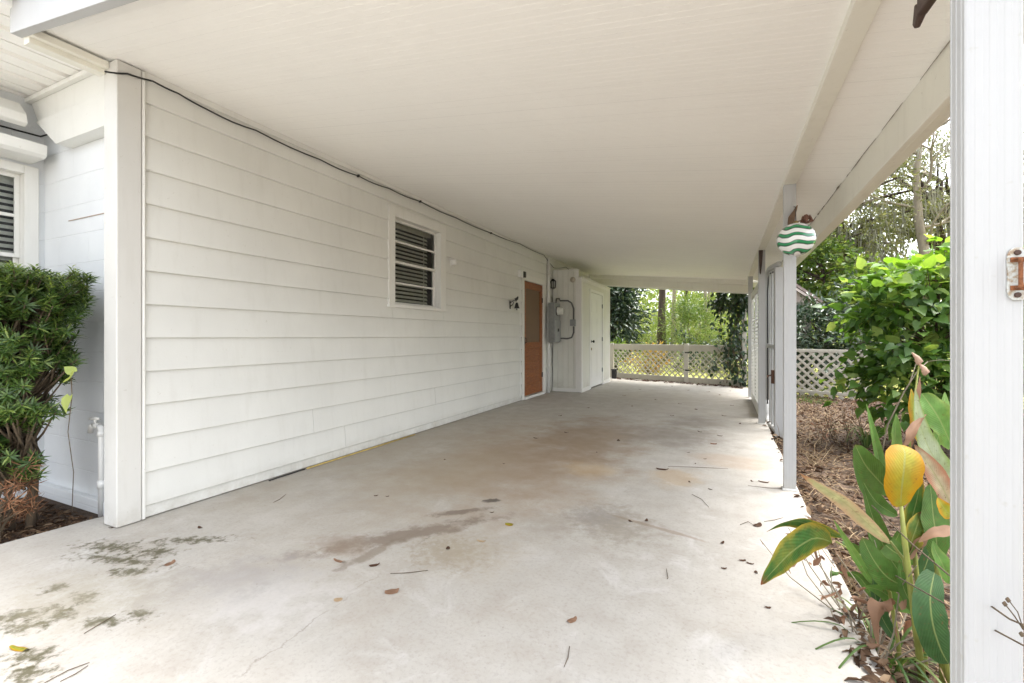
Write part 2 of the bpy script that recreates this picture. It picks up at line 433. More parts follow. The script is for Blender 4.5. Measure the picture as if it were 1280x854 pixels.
def canna(name, mid, edge, tip, e0=.55, e1=.95, tipstart=.8):
    """broad leaf with a midrib, parallel veins, an edge tone and a scorched tip, all by the leaf's own uv"""
    m, nt, b = new_mat(name); k = NT(nt)
    uv = k.n('ShaderNodeUVMap').outputs[0]; s_ = k.n('ShaderNodeSeparateXYZ'); k.l(uv, s_.inputs[0])
    ax = k.math('ABSOLUTE', k.math('SUBTRACT', k.math('MULTIPLY', s_.outputs[0], 2), 1))
    co = k.coord(); n = k.noise(co, 14, 4, .6)
    e = k.rng(k.math('ADD', ax, k.math('MULTIPLY', k.math('SUBTRACT', n, .5), .9)), e0, e1)
    c = k.mix(k.rng(k.noise(co, 30, 3), .3, .7), tuple(x * .8 for x in mid), tuple(x * 1.2 for x in mid))
    c = k.mix(e, c, edge)
    tp = k.rng(k.math('ADD', s_.outputs[1], k.math('MULTIPLY', k.math('SUBTRACT', n, .5), .3)), tipstart, tipstart + .14)
    c = k.mix(tp, c, tip)
    sp = k.noise(co, 55, 4, .7)
    c = k.mix(k.math('MULTIPLY', k.rng(sp, .60, .68), .7), c, (.13, .07, .025))
    c = k.mix(k.rng(k.noise(co, 7, 4, .6), .45, .7, 0, .45), c, edge)
    rib = k.rng(ax, .03, .07, 1, 0)
    c = k.mix(k.math('MULTIPLY', rib, .5), c, (.30, .34, .12))
    k.l(c, b.inputs['Base Color']); b.inputs['Roughness'].default_value = .52; b.inputs['Specular IOR Level'].default_value = .3
    ve = k.math('SINE', k.math('MULTIPLY', k.math('ADD', s_.outputs[1], k.math('MULTIPLY', ax, -.25)), 130))
    k.l(k.bump(k.math('ADD', k.math('MULTIPLY', ve, .3), k.math('MULTIPLY', rib, -1.5)), .25, .003), b.inputs['Normal'])
    t = k.n('ShaderNodeBsdfTranslucent'); k.l(c, t.inputs[0])
    mx = k.n('ShaderNodeMixShader'); mx.inputs[0].default_value = .3
    k.l(b.outputs[0], mx.inputs[1]); k.l(t.outputs[0], mx.inputs[2])
    k.l(mx.outputs[0], nt.nodes['Material Output'].inputs['Surface']); return m
M['c_green'] = canna('canna green', (.075, .155, .03), (.09, .15, .03), (.16, .05, .02), .8, 1.2, .93)
M['c_bright'] = canna('canna bright green', (.12, .24, .05), (.20, .28, .06), (.3, .2, .08), .7, 1.2, 1.0)
M['c_edge'] = canna('canna yellow edged', (.05, .13, .025), (.38, .28, .035), (.20, .05, .02), .62, 1.05, .84)
M['c_yellow'] = canna('canna yellow', (.30, .30, .03), (.46, .23, .008), (.35, .16, .04), .40, .95, .95)
M['c_dark'] = canna('canna deep green', (.04, .095, .028), (.05, .11, .04), (.1, .08, .03), .8, 1.2, 1.0)
M['c_streak'] = canna('canna bleached', (.42, .40, .20), (.50, .34, .20), (.36, .17, .08), .4, .9, .8)
M['c_grey'] = canna('canna pale silver', (.33, .38, .24), (.22, .30, .08), (.30, .2, .1), .6, 1.0, .97)
M['c_pink'] = canna('canna withered pink', (.40, .33, .21), (.36, .17, .10), (.24, .12, .06), .3, .9, .8)
M['c_stem'] = plain('canna stem', (.24, .26, .06), .45, 0, .35, 9)

# ground materials
def concrete_mat():
    m, nt, b = new_mat('weathered concrete'); k = NT(nt); co = k.coord()
    n_big = k.noise(co, .9, 6, .6, .3); n_mid = k.noise(co, 5, 8, .65); n_fine = k.noise(co, 60, 6, .7)
    c = k.mix(k.rng(n_big, .3, .7), (.385, .363, .325), (.465, .443, .405))
    c = k.mix(k.rng(n_mid, .42, .70, 0, .7), c, (.345, .312, .268))
    c = k.mix(k.rng(k.noise(co, 3.3, 8, .7, .8), .28, .46, .7, 0), c, (.55, .535, .515))
    c = k.mix(k.rng(n_fine, .50, .70, 0, .42), c, (.24, .21, .185))
    # trowel streaks along the slab
    stq = k.noise(k.mapping(co, rot=(0, 0, R(12)), scale=(16, .8, 1)), 1.6, 5, .6)
    c = k.mix(k.rng(stq, .5, .75, 0, .35), c, (.36, .335, .30))
    def blob(u, v, ru, rv, rot, col, s_, lo, hi, nscale=4.0, amp=1.0, detail=6):
        nonlocal c
        nscale = min((2.2, 4.0, 9.0, 13.0, 24.0), key=lambda q: abs(q - nscale))
        p = at(u, v, Z=0)
        mp = k.mapping(co, loc=(p.x, p.y, 0), rot=(0, 0, R(rot)), scale=(ru, rv, 1), kind='TEXTURE')
        ln = k.n('ShaderNodeVectorMath', operation='LENGTH'); k.l(mp, ln.inputs[0])
        q = k.math('ADD', k.math('SUBTRACT', 1, ln.outputs['Value']), k.math('MULTIPLY', k.math('SUBTRACT', k.noise(co, nscale, detail, .68), .5), amp))
        f = k.math('MULTIPLY', k.rng(q, lo, hi, 0, 1, True), s_)
        c = k.mix(f, c, col)
    # brown water stains under the middle of the roof
    blob(600, 560, 1.6, 3.2, 12, (.38, .325, .25), .55, -.2, .9, 2.2, 1.3)
    blob(840, 505, 1.6, 2.2, 0, (.40, .35, .285), .35, -.2, .9, 2.2, 1.4)
    blob(660, 572, 1.05, 1.9, 10, (.28, .19, .115), .55, -.05, .8, 2.2, 1.5)
    blob(745, 545, .8, 1.9, 0, (.22, .15, .09), .6, 0, .8, 2.5, 1.6)
    blob(560, 590, .6, 1.0, 0, (.34, .28, .20), .5, -.1, .8, 3, 1.4)
    blob(735, 587, .35, .3, 0, (.42, .28, .13), .45, .05, .7, 5, 1.4)
    blob(845, 597, .28, .35, 0, (.42, .29, .15), .45, .05, .7, 5, 1.4)
    blob(840, 545, .75, .9, 20, (.20, .17, .14), .6, 0, .9, 4, 1.7)
    blob(870, 528, .5, .8, 0, (.19, .16, .13), .5, 0, .9, 4, 1.7)
    blob(920, 577, .55, .32, -8, (.40, .31, .23), .5, .1, .5, 3, .9)
    blob(840, 495, 1.6, 1.3, 0, (.40, .355, .29), .3, -.1, .6, 2, 1.5)
    blob(470, 560, .45, 2.2, 8, (.345, .30, .235), .45, -.1, .8, 3, 1.3)
    # dark drip marks and the smear that runs to the middle
    blob(510, 668, .11, .75, -38, (.17, .125, .09), .75, .0, .75, 9, 2.6)
    blob(575, 640, .05, .25, -45, (.15, .11, .08), .7, .0, .6, 13, 2.2)
    blob(470, 690, .05, .3, -10, (.18, .14, .10), .6, .0, .6, 13, 2.4)
    blob(614, 626, .045, .075, -50, (.07, .055, .045), .85, .0, .5, 24, 1.6)
    blob(430, 682, .28, .16, 0, (.25, .19, .14), .5, .0, .7, 10, 2.0)
    blob(770, 655, .32, .42, 20, (.22, .19, .145), .6, .0, .9, 13, 2.6)
    blob(560, 690, .3, .25, 0, (.24, .19, .12), .5, .1, .9, 24, 3.2)
    blob(740, 645, .25, .3, 0, (.24, .22, .2), .5, .1, .9, 24, 3.0)
    blob(690, 655, .22, .30, 0, (.28, .245, .20), .5, .0, .9, 12, 2.1)
    blob(590, 690, .35, .3, 0, (.34, .29, .21), .4, .0, .9, 12, 2.0)
    blob(815, 658, .42, .025, -16, (.22, .16, .11), .55, .0, .6, 9, 1.4)
    # moss by the corner of the house
    mossc = (.06, .052, .016)
    for u, v, a, d_, r_ in ((140, 684, .20, .075, 15), (196, 690, .13, .065, 20), (30, 768, .17, .055, 40), (20, 785, .12, .05, 30),
                            (75, 770, .08, .06, 0), (128, 777, .10, .045, 20), (35, 842, .10, .05, 10), (70, 735, .06, .05, 0), (160, 715, .12, .05, 20),
                            (240, 675, .25, .05, 30), (40, 820, .10, .05, 20), (105, 748, .08, .05, 0), (175, 768, .08, .04, 0), (150, 700, .3, .05, 15)):
        blob(u, v, a * 1.1, d_ * 1.1, r_, mossc, .86, .0, 1.0, 22, 4.4)
    blob(110, 745, .55, .32, 20, (.30, .27, .20), .5, 0, 1, 9, 2.2)
    blob(330, 740, .5, .35, 0, (.58, .56, .54), .5, 0, 1, 10, 2.4)
    blob(300, 720, .45, .3, 30, (.24, .215, .195), .5, 0, 1, 10, 2.4)
    # pits
    vo = k.n('ShaderNodeTexVoronoi'); k.l(co, vo.inputs['Vector']); vo.inputs['Scale'].default_value = 26
    pit = k.math('MULTIPLY', k.rng(vo.outputs['Distance'], .05, .13, 1, 0), k.rng(k.noise(co, 2.2, 3), .5, .62))
    c = k.mix(k.math('MULTIPLY', pit, .45), c, (.12, .10, .08))
    # two hairline cracks wandering over the slab
    for u0, v0, u1, v1 in ((440, 742, 290, 850), (600, 628, 440, 740)):
        p, q = at(u0, v0, Z=0), at(u1, v1, Z=0); d_ = q - p
        mp = k.mapping(co, loc=((p.x + q.x) / 2, (p.y + q.y) / 2, 0), rot=(0, 0, math.atan2(d_.y, d_.x)), kind='TEXTURE')
        sx = k.n('ShaderNodeSeparateXYZ'); k.l(mp, sx.inputs[0])
        wob = k.math('MULTIPLY', k.math('SUBTRACT', k.noise(co, 5, 6, .7), .5), .16)
        di = k.math('ABSOLUTE', k.math('ADD', sx.outputs[1], wob))
        f = k.math('MULTIPLY', k.rng(di, .0015, .006, 1, 0), k.rng(k.math('ABSOLUTE', sx.outputs[0]), d_.length * .42, d_.length * .5, 1, 0))
        c = k.mix(k.math('MULTIPLY', f, k.rng(k.noise(co, 8, 3), .42, .62, 0, .42)), c, (.14, .115, .09))
    k.l(c, b.inputs['Base Color'])
    k.l(k.rng(n_mid, .3, .7, .62, .85), b.inputs['Roughness']); b.inputs['Specular IOR Level'].default_value = .35
    h = k.math('ADD', k.math('MULTIPLY', n_fine, .5), k.math('ADD', k.math('MULTIPLY', n_mid, .8), k.math('MULTIPLY', pit, -1.0)))
    k.l(k.bump(h, .28, .006), b.inputs['Normal']); return m
M['concrete'] = concrete_mat()

def earth_mat(name, a, b_, c_, scale=14):
    m, nt, b = new_mat(name); k = NT(nt); co = k.coord()
    n = k.noise(co, scale, 8, .7); n2 = k.noise(co, .8, 4)
    c = k.ramp(n, [(.3, a), (.55, b_), (.75, c_)])
    c = k.mix(k.rng(n2, .4, .7, 0, .5), c, tuple(x * .7 for x in a))
    k.l(c, b.inputs['Base Color']); b.inputs['Roughness'].default_value = .95
    k.l(k.bump(n, .8, .03), b.inputs['Normal']); return m
M['soil'] = earth_mat('leafy soil', (.035, .022, .014), (.085, .054, .033), (.15, .10, .065))
M['lawn'] = earth_mat('lawn', (.24, .27, .07), (.38, .39, .11), (.48, .46, .17), 9)

# ------------------------------------------------------------------ setting: ground, slab, lawn
FENCE = lambda x: 11.39 - .36 * x          # the fence line runs askew to the house
mb = MB(); mb.add([(-150, -150, -.11), (150, -150, -.11), (150, 150, -.11), (-150, 150, -.11)], [(0, 1, 2, 3)])
structure(mb.build('ground', M['soil'], loc=(0, 0, 0)))
mb = MB(); mb.add([(-60, FENCE(-60) + .25, -.1), (60, FENCE(60) + .25 + 26, -.1), (60, 110, -.1), (-60, 110, -.1)], [(0, 1, 2, 3)])
mb.v = [(-40, FENCE(-40) + .25, -.104), (6, FENCE(6) + .25, -.104), (40, 26, -.104), (60, 110, -.104), (-60, 110, -.104)]; mb.f = [(0, 1, 2, 3, 4)]
structure(mb.build('lawn', M['lawn'], loc=(0, 0, 0)))
mb = MB()
edge = [(-3.5, -14), (9, -14), (9, -3.2), (2.2, -3.0)] + [(.47 + 1.2 * max(0, (-1.2 - y) / 1.5) if y < -1.2 else .485 + .008 * math.sin(y * 3.1), y) for y in (-2.5, -1.2, 0, .8, 1.6, 2.4, 3.2, 4, 4.8, 5.6, 6.4, 7.2, 8, 9, 10, FENCE(.48) - .1)]  # unseen apron behind the camera, widened to throw light up to the soffit
edge += [(-3.3, FENCE(-3.3) - .1), (-3.3, 1.515), (-3.45, 1.515), (-3.47, 1.40), (-3.5, .9)]
mb.prism(edge, -.16, 0, 'XY')
structure(mb.build('concrete_floor', M['concrete'], bevel=.012, loc=(0, 0, 0)))
mb = MB(); mb.add([(-30, -30, -.106), (30, -30, -.106), (30, -3.4, -.106), (-30, -3.4, -.106)], [(0, 1, 2, 3)])
structure(mb.build('unseen_bounce_sheet', earth_mat('pale bounce sheet', (.46, .44, .39), (.58, .56, .50), (.68, .66, .60), 30), loc=(0, 0, 0)))  # pale sheet behind the camera, added to bounce light onto the ceiling
mb = MB(); mb.add([(-6, -1.2, -.035), (-3.45, -1.2, -.035), (-3.44, 1.6, -.035), (-6, 1.6, -.035)], [(0, 1, 2, 3)])
structure(mb.build('planting_bed', M['soil'], loc=(0, 0, 0)))

# ------------------------------------------------------------------ house
house = tag(empty('house', (-3.6, 5.5, 0)), 'white house with lap siding, block front wall and wooden side door', 'house')
WX = -3.18                                  # face of the sided wall
OPEN = [(3.80, 4.76, 1.452, 2.42), (7.23, 8.21, -.1, 2.10)]
def clip_board(mb, z0, z1, y0, y1):
    """one clapboard: thick drip edge at the bottom, thin at the top"""
    t = lambda z: .020 - .018 * (z - z0_full) / .203
    x0, x1 = WX + t(z0), WX + t(z1)
    mb.prism([(WX - .02, z0), (x0 - .003, z0), (x0, z0 + .004), (x1, z1), (WX - .02, z1)], y0, y1)
mb = MB()
seams = {1: [2.79, 4.59], 0: [3.15]}
for kk in range(-1, 13):
    z0_full = .078 + .203 * kk; za, zb = max(z0_full, .006), min(z0_full + .209, 2.70)
    if za >= zb: continue
    cuts = sorted([1.53, 12.2] + seams.get(kk, []))
    for a, b_ in zip(cuts[:-1], cuts[1:]):
        segs = [(a, b_, za, zb)]
        for oy0, oy1, oz0, oz1 in OPEN:
            out = []
            for (p, q, r_, s_) in segs:
                if q <= oy0 or p >= oy1 or s_ <= oz0 or r_ >= oz1: out.append((p, q, r_, s_)); continue
                if p < oy0: out.append((p, oy0, r_, s_))
                if q > oy1: out.append((oy1, q, r_, s_))
                if r_ < oz0: out.append((max(p, oy0), min(q, oy1), r_, oz0))
                if s_ > oz1: out.append((max(p, oy0), min(q, oy1), oz1, s_))
            segs = out
        for (p, q, r_, s_) in segs: clip_board(mb, r_, s_, p + .0012, q - .0012)
mb.build('siding', M['siding'], house)
mb = MB()                                    # structural wall behind the siding, with the two openings
def wall_panels(mb, x0, x1, ya, yb, za, zb):
    ys = [ya, 3.80, 4.76, 7.23, 8.21, yb]
    for i, (a, b_) in enumerate(zip(ys[:-1], ys[1:])):
        if i == 1: mb.box(x0, x1, a, b_, za, 1.452); mb.box(x0, x1, a, b_, 2.42, zb)
        elif i == 3: mb.box(x0, x1, a, b_, 2.10, zb)
        else: mb.box(x0, x1, a, b_, za, zb)
wall_panels(mb, -3.34, WX - .021, 1.50, 12.2, 0, 2.69)
mb.build('wall_core', M['siding'], house)
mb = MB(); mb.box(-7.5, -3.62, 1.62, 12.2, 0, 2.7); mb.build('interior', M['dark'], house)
# corner boxed column + J trim
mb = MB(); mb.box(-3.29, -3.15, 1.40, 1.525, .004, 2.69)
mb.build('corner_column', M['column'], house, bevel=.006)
mb = MB(); mb.box(-3.2, -3.152, 1.528, 1.545, .006, 2.69); mb.box(-3.155, -3.147, 1.536, 1.54, .3, 2.68)
mb.build('corner_trim', M['trim'], house, bevel=.002)
mb = MB(); mb.box(WX - .02, WX + .022, 1.545, 12.2, 2.655, 2.70); mb.build('top_trim', M['trim'], house, bevel=.003)
# block wall facing the drive, plinth, wing wall with window
mb = MB(); mb.box(-4.49, -3.292, 1.56, 1.70, -.1, 2.80); mb.build('front_wall', M['block'], house)
mb = MB(); mb.box(-4.488, -3.295, 1.515, 1.558, -.1, .05); mb.build('plinth', M['block'], house, bevel=.006)
mb = MB(); mb.box(-4.12, -3.30, 1.555, 1.5595, 1.90, 1.905); mb.build('wall_string', plain('faded string', (.40, .31, .24), .7), house)  # thin pale brown string across the block wall
WW = -4.49
mb = MB(); mb.box(WW - .16, WW, 1.46, 1.70, -.1, 2.80); mb.box(WW - .16, WW, -.6, 1.46, -.1, 1.05); mb.box(WW - .16, WW, -.6, 1.46, 2.31, 2.80)
mb.box(WW - .16, WW, -.6, .1, 1.05, 2.31)
mb.build('wing_wall', M['block'], house)
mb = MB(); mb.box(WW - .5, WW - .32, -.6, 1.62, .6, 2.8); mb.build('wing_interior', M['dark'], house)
# frieze over the block wall: two lapped boards with the slanting end
mb = MB()
mb.prism([(-4.36, 2.60), (-4.07, 2.395), (-3.293, 2.395), (-3.293, 2.60)], 1.47, 1.559)
mb.prism([(-4.486, 2.775), (-4.37, 2.602), (-3.293, 2.602), (-3.293, 2.775)], 1.487, 1.559)
mb.build('frieze', M['siding'], house, bevel=.003)
mb = MB(); mb.box(-4.486, -3.293, 1.455, 1.486, 2.755, 2.785); mb.build('frieze_cap', M['trim'], house, bevel=.003)
# porch ceiling of pan panels
mb = MB(); y0, y1 = .9, 1.559
x = -3.31; kq = 0
while x > -6.4:
    for (a, b_, zz) in ((0, .11, 2.79), (.11, .125, 2.81), (.125, .235, 2.79), (.235, .29, 2.816)):
        mb.box(x - b_, x - a - .0005, y0, y1, zz, 2.834)
    x -= .29
mb.build('porch_ceiling', M['soffit'], house)
mb = MB(); mb.prism([(-6.6, 2.835), (-3.2, 2.835), (-3.2, 2.96), (-6.6, 3.6)], .9, 12.3); mb.build('roof', plain('grey shingles', (.13, .12, .115), .9), house)
# gutter end above the wing window, header box, window
mb = MB(); mb.prism([(-4.488, 2.66), (-4.30, 2.52), (-4.26, 2.54), (-4.27, 2.60), (-4.38, 2.70), (-4.488, 2.72)], .2, 1.40); mb.build('gutter', M['trim'], house, bevel=.006)
mb = MB(); mb.prism([(WW + .002, 2.46), (WW + .002, 2.33), (WW + .22, 2.33), (WW + .25, 2.35), (WW + .25, 2.42)], .1, 1.49); mb.build('window_header', M['trim'], house, bevel=.004)
mb = MB(); mb.tube([(WW + .02, .2, 2.53), (WW + .015, .8, 2.52), (WW + .03, 1.53, 2.54), (-4.25, 1.55, 2.545)], .006, 6); mb.build('wall_cable', M['cable'], house)

def window(wx, ya, yb, za, zb, trim, panes, depth, gap):
    """double hung window in a wall that faces +X; outer trim ya..yb, za..zb; clear opening inside the trim"""
    ta, tb, tt, ts = trim
    oy0, oy1, oz0, oz1 = ya + ta, yb - tb, za + ts, zb - tt
    mb = MB()
    mb.box(wx - .02, wx + .024, ya, oy0, za, zb); mb.box(wx - .02, wx + .024, oy1, yb, za, zb)
    mb.box(wx - .02, wx + .024, oy0 + .0005, oy1 - .0005, oz1, zb)
    mb.box(wx - .05, wx + .040, ya - .012, yb + .012, za - .03, za - .001)
    mb.box(wx - depth, wx - .021, oy0 - .02, oy0, oz0, oz1); mb.box(wx - depth, wx - .021, oy1, oy1 + .02, oz0, oz1)
    mb.box(wx - depth, wx - .021, oy0, oy1, oz1, oz1 + .02); mb.box(wx - depth, wx + .01, oy0, oy1, za, oz0)
    w = mb.build('window', M['trim'], house, bevel=.003)
    zm = (oz0 + oz1) / 2
    for (a, b_, xo) in ((oz0, zm + .015, .07), (zm - .015, oz1, .045)):
        x0, x1 = wx - xo - .022, wx - xo
        s_ = MB(); t_ = .028
        s_.box(x0, x1, oy0 + .001, oy0 + t_, a, b_); s_.box(x0, x1, oy1 - t_, oy1 - .001, a, b_)
        s_.box(x0, x1, oy0 + t_, oy1 - t_, a, a + t_); s_.box(x0, x1, oy0 + t_, oy1 - t_, b_ - t_, b_)
        mm = (a + b_) / 2; s_.box(x0 + .003, x1 - .003, oy0 + t_, oy1 - t_, mm - .011, mm + .011)
        s_.build('sash', M['trim'], w, bevel=.002)
        g = MB(); gx = x0 + .01; g.add([(gx, oy0 + t_, a + t_), (gx, oy1 - t_, a + t_), (gx, oy1 - t_, b_ - t_), (gx, oy0 + t_, b_ - t_)], [(0, 1, 2, 3)]); g.build('pane', M['glass'], w)
    bl = MB(); bx = wx - depth - .012; z = oz1 - .06
    bl.box(bx - .02, bx + .01, oy0 + .01, oy1 - .01, oz1 - .055, oz1 - .002)
    while z > oz0 + .02:
        q0, q1 = (bx - .007, z + .014), (bx + .009, z - .012); vs = []
        for dz_ in (0, .002):
            for (qx, qz), yy in ((q0, oy0 + .02), (q1, oy0 + .02), (q1, oy1 - gap), (q0, oy1 - gap)): vs.append((qx, yy, qz + dz_))
        bl.add(vs, [(0, 1, 2, 3), (7, 6, 5, 4), (0, 4, 5, 1), (1, 5, 6, 2), (2, 6, 7, 3), (3, 7, 4, 0)])
        z -= .045
    for yy in (oy0 + .1, oy1 - .17): bl.box(bx + .0145, bx + .0165, yy, yy + .012, oz0 + .02, oz1 - .05)
    bl.build('blind', M['blind'], w)
window(WX, 3.74, 4.81, 1.44, 2.48, (.10, .12, .105, .012), 2, .115, .08)
window(WW, .12, 1.525, 1.06, 2.31, (.07, .075, .06, .04), 2, .10, .012)

# side door: casing + wooden screen door with the inner door behind it
mb = MB()
mb.box(WX - .02, WX + .026, 7.17, 7.265, .005, 2.19); mb.box(WX - .02, WX + .026, 8.175, 8.27, .005, 2.19); mb.box(WX - .02, WX + .026, 7.265, 8.175, 2.085, 2.19)
mb.box(WX - .14, WX + .01, 7.235, 7.262, .005, 2.11); mb.box(WX - .14, WX + .01, 8.178, 8.205, .005, 2.11); mb.box(WX - .14, WX + .05, 7.265, 8.175, .004, .05)
mb.build('door_frame', M['trim'], house, bevel=.003)
mb = MB(); x0, x1 = WX - .028, WX + .006
mb.box(x0, x1, 7.272, 7.375, .06, 2.08); mb.box(x0, x1, 8.065, 8.168, .06, 2.08)
for a, b_ in ((1.955, 2.08), (.90, 1.0), (.06, .245)): mb.box(x0 + .001, x1 - .001, 7.375, 8.065, a, b_)
mb.box(x0 + .008, x1 - .012, 7.375, 8.065, .245, .90)
for i in range(5): mb.box(x0 + .006, x1 - .006, 7.385, 8.055, .255 + i * .129, .372 + i * .129)
door = mb.build('door', M['doorwood'], house, bevel=.004)
mb = MB(); mb.box(x0 + .014, x0 + .016, 7.375, 8.065, 1.0, 1.955); mb.build('screen', M['screen'], door)
mb = MB(); mb.box(x1, x1 + .006, 7.30, 7.33, .97, 1.09); mb.tube([(x1 + .006, 7.315, 1.0), (x1 + .04, 7.315, 1.0), (x1 + .04, 7.315, 1.07), (x1 + .006, 7.315, 1.07)], .006, 6); mb.build('handle', M['black'], door)
for z in (.33, 1.75):
    mb = MB(); mb.box(x1, x1 + .008, 8.12, 8.20, z, z + .09); mb.build('hinge', M['black'], door, bevel=.002)
mb = MB(); mb.box(WX - .135, WX - .10, 7.265, 8.175, .05, 2.085)
mb.build('inner_door', plain('tan inner door', (.50, .38, .28), .5), house)
mb = MB(); mb.box(WX - .09, WX - .07, 7.27, 8.17, 1.44, 1.5); mb.build('inner_rail', M['trim'], house)

# ------------------------------------------------------------------ carport roof and posts
cp = tag(empty('carport', (-1.2, 5.5, 0)), 'white carport roof on fluted posts over the concrete drive', 'carport')
CZ = lambda x: 2.225 - .133 * (x - .385)
XL, XR, Y0c = -3.33, .745, 1.075
def yend(x): return 10.17 - .36 * (x - .385) + (.0 if x > .5 else .04)
mb = MB()                                   # soffit planks running across, V joint between them
y = Y0c + .02; rr = random.Random(3)
while y < yend(XL):
    w = .036
    dz = (rr.random() - .5) * .0007
    xs = XL
    xe = XR
    if y + w > yend(XR): xe = min(XR, .385 + (10.17 - (y + w)) / .36)
    if xe <= XL + .1: break
    for k2, (a, b_, zo) in enumerate(((0, .031, 0), (.031, w, .0005))):
        zz0, zz1 = CZ(xs) + zo + dz, CZ(xe) + zo + dz
        mb.add([(xs, y + a, zz0), (xe, y + a, zz1), (xe, y + b_, zz1), (xs, y + b_, zz0)], [(0, 1, 2, 3)])
        if k2 == 0: mb.add([(xs, y + b_, zz0), (xe, y + b_, zz1), (xe, y + b_, zz1 + .0005), (xs, y + b_, zz0 + .0005)], [(0, 1, 2, 3)])
        else: mb.add([(xs, y + b_, zz0), (xe, y + b_, zz1), (xe, y + b_, zz1 - .0005), (xs, y + b_, zz0 - .0005)], [(0, 1, 2, 3)])
    y += w
mb.build('ceiling', M['soffit'], cp)
mb = MB()
mb.add([(XL - .02, Y0c, CZ(XL) + .02), (XR + .05, Y0c, CZ(XR) + .02), (XR + .05, yend(XR) + .1, CZ(XR) + .02), (XL - .02, yend(XL) + .1, CZ(XL) + .02),
        (XL - .02, Y0c, CZ(XL) + .12), (XR + .05, Y0c, CZ(XR) + .12), (XR + .05, yend(XR) + .1, CZ(XR) + .12), (XL - .02, yend(XL) + .1, CZ(XL) + .12)],
       [(0, 3, 2, 1), (4, 5, 6, 7), (0, 1, 5, 4), (1, 2, 6, 5), (2, 3, 7, 6), (3, 0, 4, 7)])
mb.build('roof_deck', plain('roof sheet', (.5, .5, .48), .5), cp)
BB = 2.19
mb = MB(); mb.box(.383, .463, Y0c + .02, 10.1, BB, 2.30); mb.build('beam', M['beam'], cp, bevel=.004)
mb = MB(); mb.box(XR, XR + .03, Y0c, 10.1, 1.985, 2.25); mb.box(XR + .0305, XR + .14, Y0c, 10.1, 2.05, 2.06); mb.box(XR + .13, XR + .14, Y0c, 10.1, 2.0605, 2.2); mb.build('side_fascia', M['beam'], cp, bevel=.004)
rr = random.Random(8); mb = MB(); y = Y0c + .1
while y < 9.8:
    l_ = .05 + .5 * rr.random(); q = [Vector((XR - .004 - .003 * rr.random(), y + l_ * f, CZ(XR) - .003 - .003 * rr.random())) for f in (0, .25, .5, .75, 1)]
    mb.tube(q, [.001] + [.0015 + .0055 * rr.random() ** 3 for _ in range(3)] + [.001], 5); y += l_ + .25 * rr.random() ** 2
mb.build('caulk_line', plain('dirty caulk', (.30, .26, .21), .9, 0, .5, 30), cp)
mb = MB()                                   # front fascia follows the slope
def slope_bar(mb, xa, xb, ya, yb, lo, hi):
    mb.add([(xa, ya, CZ(xa) + lo), (xb, ya, CZ(xb) + lo), (xb, yb, CZ(xb) + lo), (xa, yb, CZ(xa) + lo), (xa, ya, CZ(xa) + hi), (xb, ya, CZ(xb) + hi), (xb, yb, CZ(xb) + hi), (xa, yb, CZ(xa) + hi)],
           [(0, 3, 2, 1), (4, 5, 6, 7), (0, 1, 5, 4), (1, 2, 6, 5), (2, 3, 7, 6), (3, 0, 4, 7)])
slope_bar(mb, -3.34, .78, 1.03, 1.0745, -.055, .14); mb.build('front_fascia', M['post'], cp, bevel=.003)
mb = MB(); mb.box(-3.325, -3.262, 1.0755, 1.398, 2.625, 2.695); mb.box(-3.261, -3.225, 1.0755, 1.398, 2.652, 2.69); mb.build('eave_trim', M['beam'], cp, bevel=.003)
# skewed end header with a step
def hdr(mb, off, th, lo, hi, xa=-3.14, xb=.47):
    pa = [(xa, yend(xa) + off), (xb, yend(xb) + off), (xb, yend(xb) + off + th), (xa, yend(xa) + off + th)]
    vs = [(px, py, CZ(px) + lo) for px, py in pa] + [(px, py, CZ(px) + hi) for px, py in pa]
    mb.add(vs, [(0, 3, 2, 1), (4, 5, 6, 7), (0, 1, 5, 4), (1, 2, 6, 5), (2, 3, 7, 6), (3, 0, 4, 7)])
mb = MB(); hdr(mb, -.10, .10, -.085, .01); hdr(mb, .002, .12, -.235, .01); mb.build('end_beam', M['beam'], cp, bevel=.004)
mb = MB(); hdr(mb, .151, .93, -.03, .02, -3.3, .8); mb.build('unseen_sun_blocker', M['soffit'], cp)  # unseen slab past the end header, added to keep sun off the far floor
mb = MB(); hdr(mb, .1, .05, -.26, -.22); mb.build('end_trim', M['trim'], cp)

def post_poly(x, y, w=.076, d=.060, n=4, g=.0010):
    """fluted aluminium section, faces with shallow grooves"""
    p = []
    def face(a, b_, cnt, g=g):
        a, b_ = Vector(a), Vector(b_); t = (b_ - a); nrm = Vector((-t.y, t.x)).normalized()
        p.append(a + t * .03)
        for i in range(cnt):
            q = (i + .5) / cnt; hw = .18 / cnt
            for f, o_ in ((q - hw * 1.5, 0), (q - hw, g), (q + hw, g), (q + hw * 1.5, 0)): p.append(a + t * f + nrm * o_)
        p.append(b_ - t * .03)
    face((x, y), (x + w, y), n, .0007); face((x + w, y), (x + w, y + d), 3); face((x + w, y + d), (x, y + d), n); face((x, y + d), (x, y), 3, .0013)
    return [(q.x, q.y) for q in p]
PY = [1.07, 3.79, 6.52, 9.28]
for i, yy in enumerate(PY):
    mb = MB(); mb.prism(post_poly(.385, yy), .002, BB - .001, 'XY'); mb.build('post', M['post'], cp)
    if i: 
        mb = MB(); mb.box(.375, .471, yy - .012, yy + .072, .001, .012); mb.build('post_foot', M['trim'], cp, bevel=.002)

